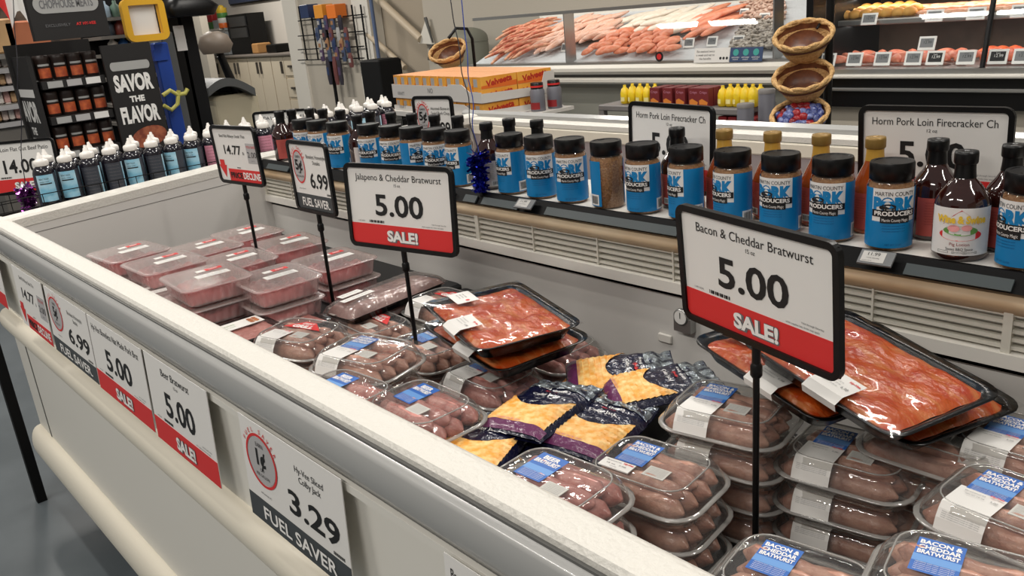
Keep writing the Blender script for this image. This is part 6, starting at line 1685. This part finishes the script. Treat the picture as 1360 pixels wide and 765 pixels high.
g = G(); g.add([f(0.02 + 0.095 * math.cos(6.283 * k / 20), ztp - 0.485 + 0.055 * math.sin(6.283 * k / 20) + 0.012 * math.cos(6.283 * k / 20)) for k in range(20)], [tuple(range(20))]); grand(g, 'steak_picture', mat('steak_brown', (168, 96, 66), 0.5, rgb2=(120, 56, 40), noise_scale=30), o)
# the other side panel, turned along X
ys = at_x(46, 100, DX - 0.1).y
pn = G(); pn.box(DX - 0.42, DX - 0.02, y0 - 0.035, y0 - 0.015, 0.10, at_x(44, 74, DX - 0.2).z); o = child(pn, 'side_panel', BLKD, ed)
zt_ = at_x(44, 74, DX - 0.2).z
g = G(); f = lambda u, v: Vector((DX - 0.22 + u, y0 - 0.0365, v))
g.text('SAVOR', f, 0, zt_ - 0.32, 0.10, 0.34, bold=0.05); g.text('THE', f, 0, zt_ - 0.39, 0.036, bold=0.05); g.text('FLAVOR', f, 0, zt_ - 0.51, 0.10, 0.34, bold=0.05); g.box(DX - 0.40, DX - 0.04, y0 - 0.0365, y0 - 0.036, zt_ - 0.20, zt_ - 0.16); grand(g, 'white_lettering', WINK, o)
# header
a = at_x(48, 55, DX + 0.05); b = at_x(148, 50, DX + 0.05); hz0 = a.z; hz1 = hz0 + 0.42
pn = G(); pn.box(DX + 0.0, DX + 0.05, a.y, b.y, hz0, hz1); o = child(pn, 'header_sign', BLKD, ed); yc = (a.y + b.y) / 2; hw = (b.y - a.y) / 2
f = lambda u, v: Vector((DX + 0.0525, yc + u, v))
g = G(); hh = 0.042
pts = [(hw * 0.86 - hh + hh * math.cos(R(-90 + 180 * k / n)), hh * math.sin(R(-90 + 180 * k / n))) for k in range(n + 1)] + [(-hw * 0.86 + hh + hh * math.cos(R(90 + 180 * k / n)), hh * math.sin(R(90 + 180 * k / n))) for k in range(n + 1)]
zc = hz0 + 0.165; g.add([f(u, zc + v) for u, v in pts], [tuple(range(len(pts)))]); grand(g, 'silver_plate', PILL, o)
f2 = lambda u, v: Vector((DX + 0.054, yc + u, v))
g = G(); g.text('CHOPHOUSE MEATS', f2, 0, zc - 0.018, 0.040, hw * 1.4, bold=0.02); grand(g, 'dark_lettering', INKG, o)
g = G(); g.text('EXCLUSIVELY', f2, -0.06, hz0 + 0.060, 0.014); grand(g, 'small_lettering', INKG, o)
g = G(); g.text('AT HY-VEE', f2, 0.07, hz0 + 0.060, 0.014, bold=0.03); grand(g, 'red_lettering', RED, o)
# tubs on the shelves
TUBC = mat('tub_dark', (44, 32, 28), 0.4); TUBO = mat('tub_orange_label', (196, 96, 48), 0.5, rgb2=(150, 60, 36), noise_scale=30)
tub0 = thing('seasoning_tub', (0, 0, 0), 'x', 'tub', 'dark tubs on the black display', rotz=R(90))
G().lathe([(0.033, 0), (0.036, 0.004), (0.036, 0.095), (0.037, 0.098), (0.037, 0.118), (0.034, 0.122)], 22).build('tub', TUBC, tub0)
g = G(); patch(g, 0.0366, -50, 50, 0.012, 0.060); g.build('orange_label', TUBO, tub0)
g = G(); patch(g, 0.0366, -46, 46, 0.070, 0.080); g.build('pale_label', PILL, tub0)
first = True
for rw, (z, n) in enumerate(zip(zsr, (4, 4, 4))):
    for k in range(n):
        loc = Vector((DX - 0.08, y0 + (y1 - y0) * (k + 0.55) / n, z + 0.001)); lab = '%s dark tub from the left on the %s shelf of the black display' % (ORD[k], ('top', 'middle', 'lowest')[rw])
        if first: tub0.location = loc; tub0['label'] = lab; first = False
        else: dup(tub0, loc, (0, 0, R(90)), lab)
# tall shelf unit behind and beside the display
UX = -6.0
GON = mat('gondola_grey', (120, 116, 110), 0.5)
a = at_x(-30, 130, UX); b = at_x(44, 130, UX)
su = thing('shelving_unit', (UX, (a.y + b.y) / 2, 0), 'grey shelving unit with pale packets at the left edge of the view', 'shelving')
wbox('back_panel', GON, UX - 0.45, UX - 0.42, a.y, b.y, 0, 2.3, su)
PALEP = [mat('pale_packet_%d' % k, c, 0.4) for k, c in enumerate(((226, 206, 196), (232, 226, 218), (214, 168, 160), (196, 160, 120)))]
kk = 0
for q, py in enumerate((88, 112, 137, 160)):
    z = at_x(20, py, UX).z; wbox('shelf', (GON, MBLACK)[q % 2], UX - 0.42, UX, a.y, b.y, z - 0.035, z, su)
    wbox('price_strip', SILVG, UX, UX + 0.006, a.y, b.y, z - 0.035, z - 0.005, su)
    for k in range(8):
        yy = a.y + (b.y - a.y) * (k + 0.5) / 8; h = 0.09 + 0.03 * ((k * 5 + q) % 3)
        o = wbox('pale_packet', PALEP[(k + q * 3) % 4], UX - 0.25, UX - 0.05, yy - (b.y - a.y) * 0.055, yy + (b.y - a.y) * 0.055, z + 0.0006, z + h * 0.75, None, 0.008)
        tag(o, '%s pale packet from the left on the %s shelf at the left edge' % (ORD[k], ('top', 'second', 'third', 'lowest')[q]), 'packet', 'pale packets on the grey shelving')
wbox('lower_panel', GON, UX - 0.42, UX - 0.02, a.y, b.y, 0.0, at_x(20, 166, UX).z, su)
z0 = at_x(20, 70, UX).z
for k, (px, py, w, h, c) in enumerate(((2, 70, 0.09, 0.16, (196, 158, 112)), (40, 66, 0.12, 0.14, (186, 112, 76)))):
    p = at_x(px, py, UX); tag(wbox('brown_carton', mat('carton_%d' % k, c, 0.6), UX - 0.35, UX + 0.05, p.y - w, p.y + w, z0 + 0.001, z0 + h + 0.04, None, 0.01), ('pale', 'reddish')[k] + ' brown carton lying on top of the grey shelving', 'carton')
wbox('top_board', GON, UX - 0.42, UX + 0.05, a.y, b.y + 0.3, z0 - 0.03, z0, su)
STON = mat('brown_stone_print', (94, 78, 66), 0.8, rgb2=(58, 48, 42), noise_scale=14)
p = at_x(10, 40, -6.5); structure(wbox('wall_stone', STON, -6.9, -6.8, p.y - 1.2, p.y + 0.55, 1.2, 3.0))
p = at_x(10, 10, -5.9)
t = thing('bunting', p, 'red and white striped cloth hanging in the top left corner', 'banner')
for k in range(4): g = G(); g.grid(lambda u, v, k=k: Vector((0.02 * math.sin(6 * (u + k)), -0.30 + 0.10 * (k + u), 0.16 * v - 0.03 - 0.03 * k + 0.1 * math.sin(u * 3))), 5, 5); g.build('stripe', (RED, WINK)[k % 2], t)
# goods on the bay between header and yellow frame, and right of the side panel
BX = -5.6
a = at_x(148, 60, BX); b = at_x(222, 60, BX)
by = thing('bottle_bay', (BX, (a.y + b.y) / 2, 0), 'dark shelf bay behind the yellow framed notice, lined with small bottles', 'shelving')
wbox('back_panel', MBLACK, BX - 0.4, BX - 0.36, a.y - 0.05, b.y + 0.1, 0, 2.2, by)
zz = []
for py in (20, 44, 68, 100, 135, 160):
    z = at_x(185, py, BX).z; zz.append(z); wbox('shelf', GON, BX - 0.36, BX, a.y - 0.05, b.y + 0.1, z - 0.02, z, by)
cols = ((150, 170, 186), (60, 70, 80), (196, 190, 180), (86, 110, 96), (130, 60, 50), (40, 90, 150), (214, 150, 90))
BM = [mat('bay_bottle_%d' % k, c, 0.4) for k, c in enumerate(cols)]
kk = 0; proto_b = []
for m in BM: proto_b.append(None)
for q, z in enumerate(zz):
    for k in range(7):
        w = (kk * 3 + q) % 7; kk += 1
        loc = (BX - 0.07, a.y + (b.y - a.y + 0.1) * (k + 0.5) / 7, z + 0.001)
        if proto_b[w] is None:
            g = G(); g.lathe([(0.026, 0), (0.029, 0.004), (0.029, 0.062), (0.012, 0.078), (0.012, 0.094), (0.010, 0.096)], 14); o = g.build('small_bottle', BM[w], None, loc); proto_b[w] = o
        else: o = proto_b[w].copy(); scene.collection.objects.link(o); o.location = loc
        tag(o, '%s small bottle from the left on the %s shelf behind the yellow frame' % (ORD[k], ORD[q]), 'bottle', 'small bottles in the dark bay')
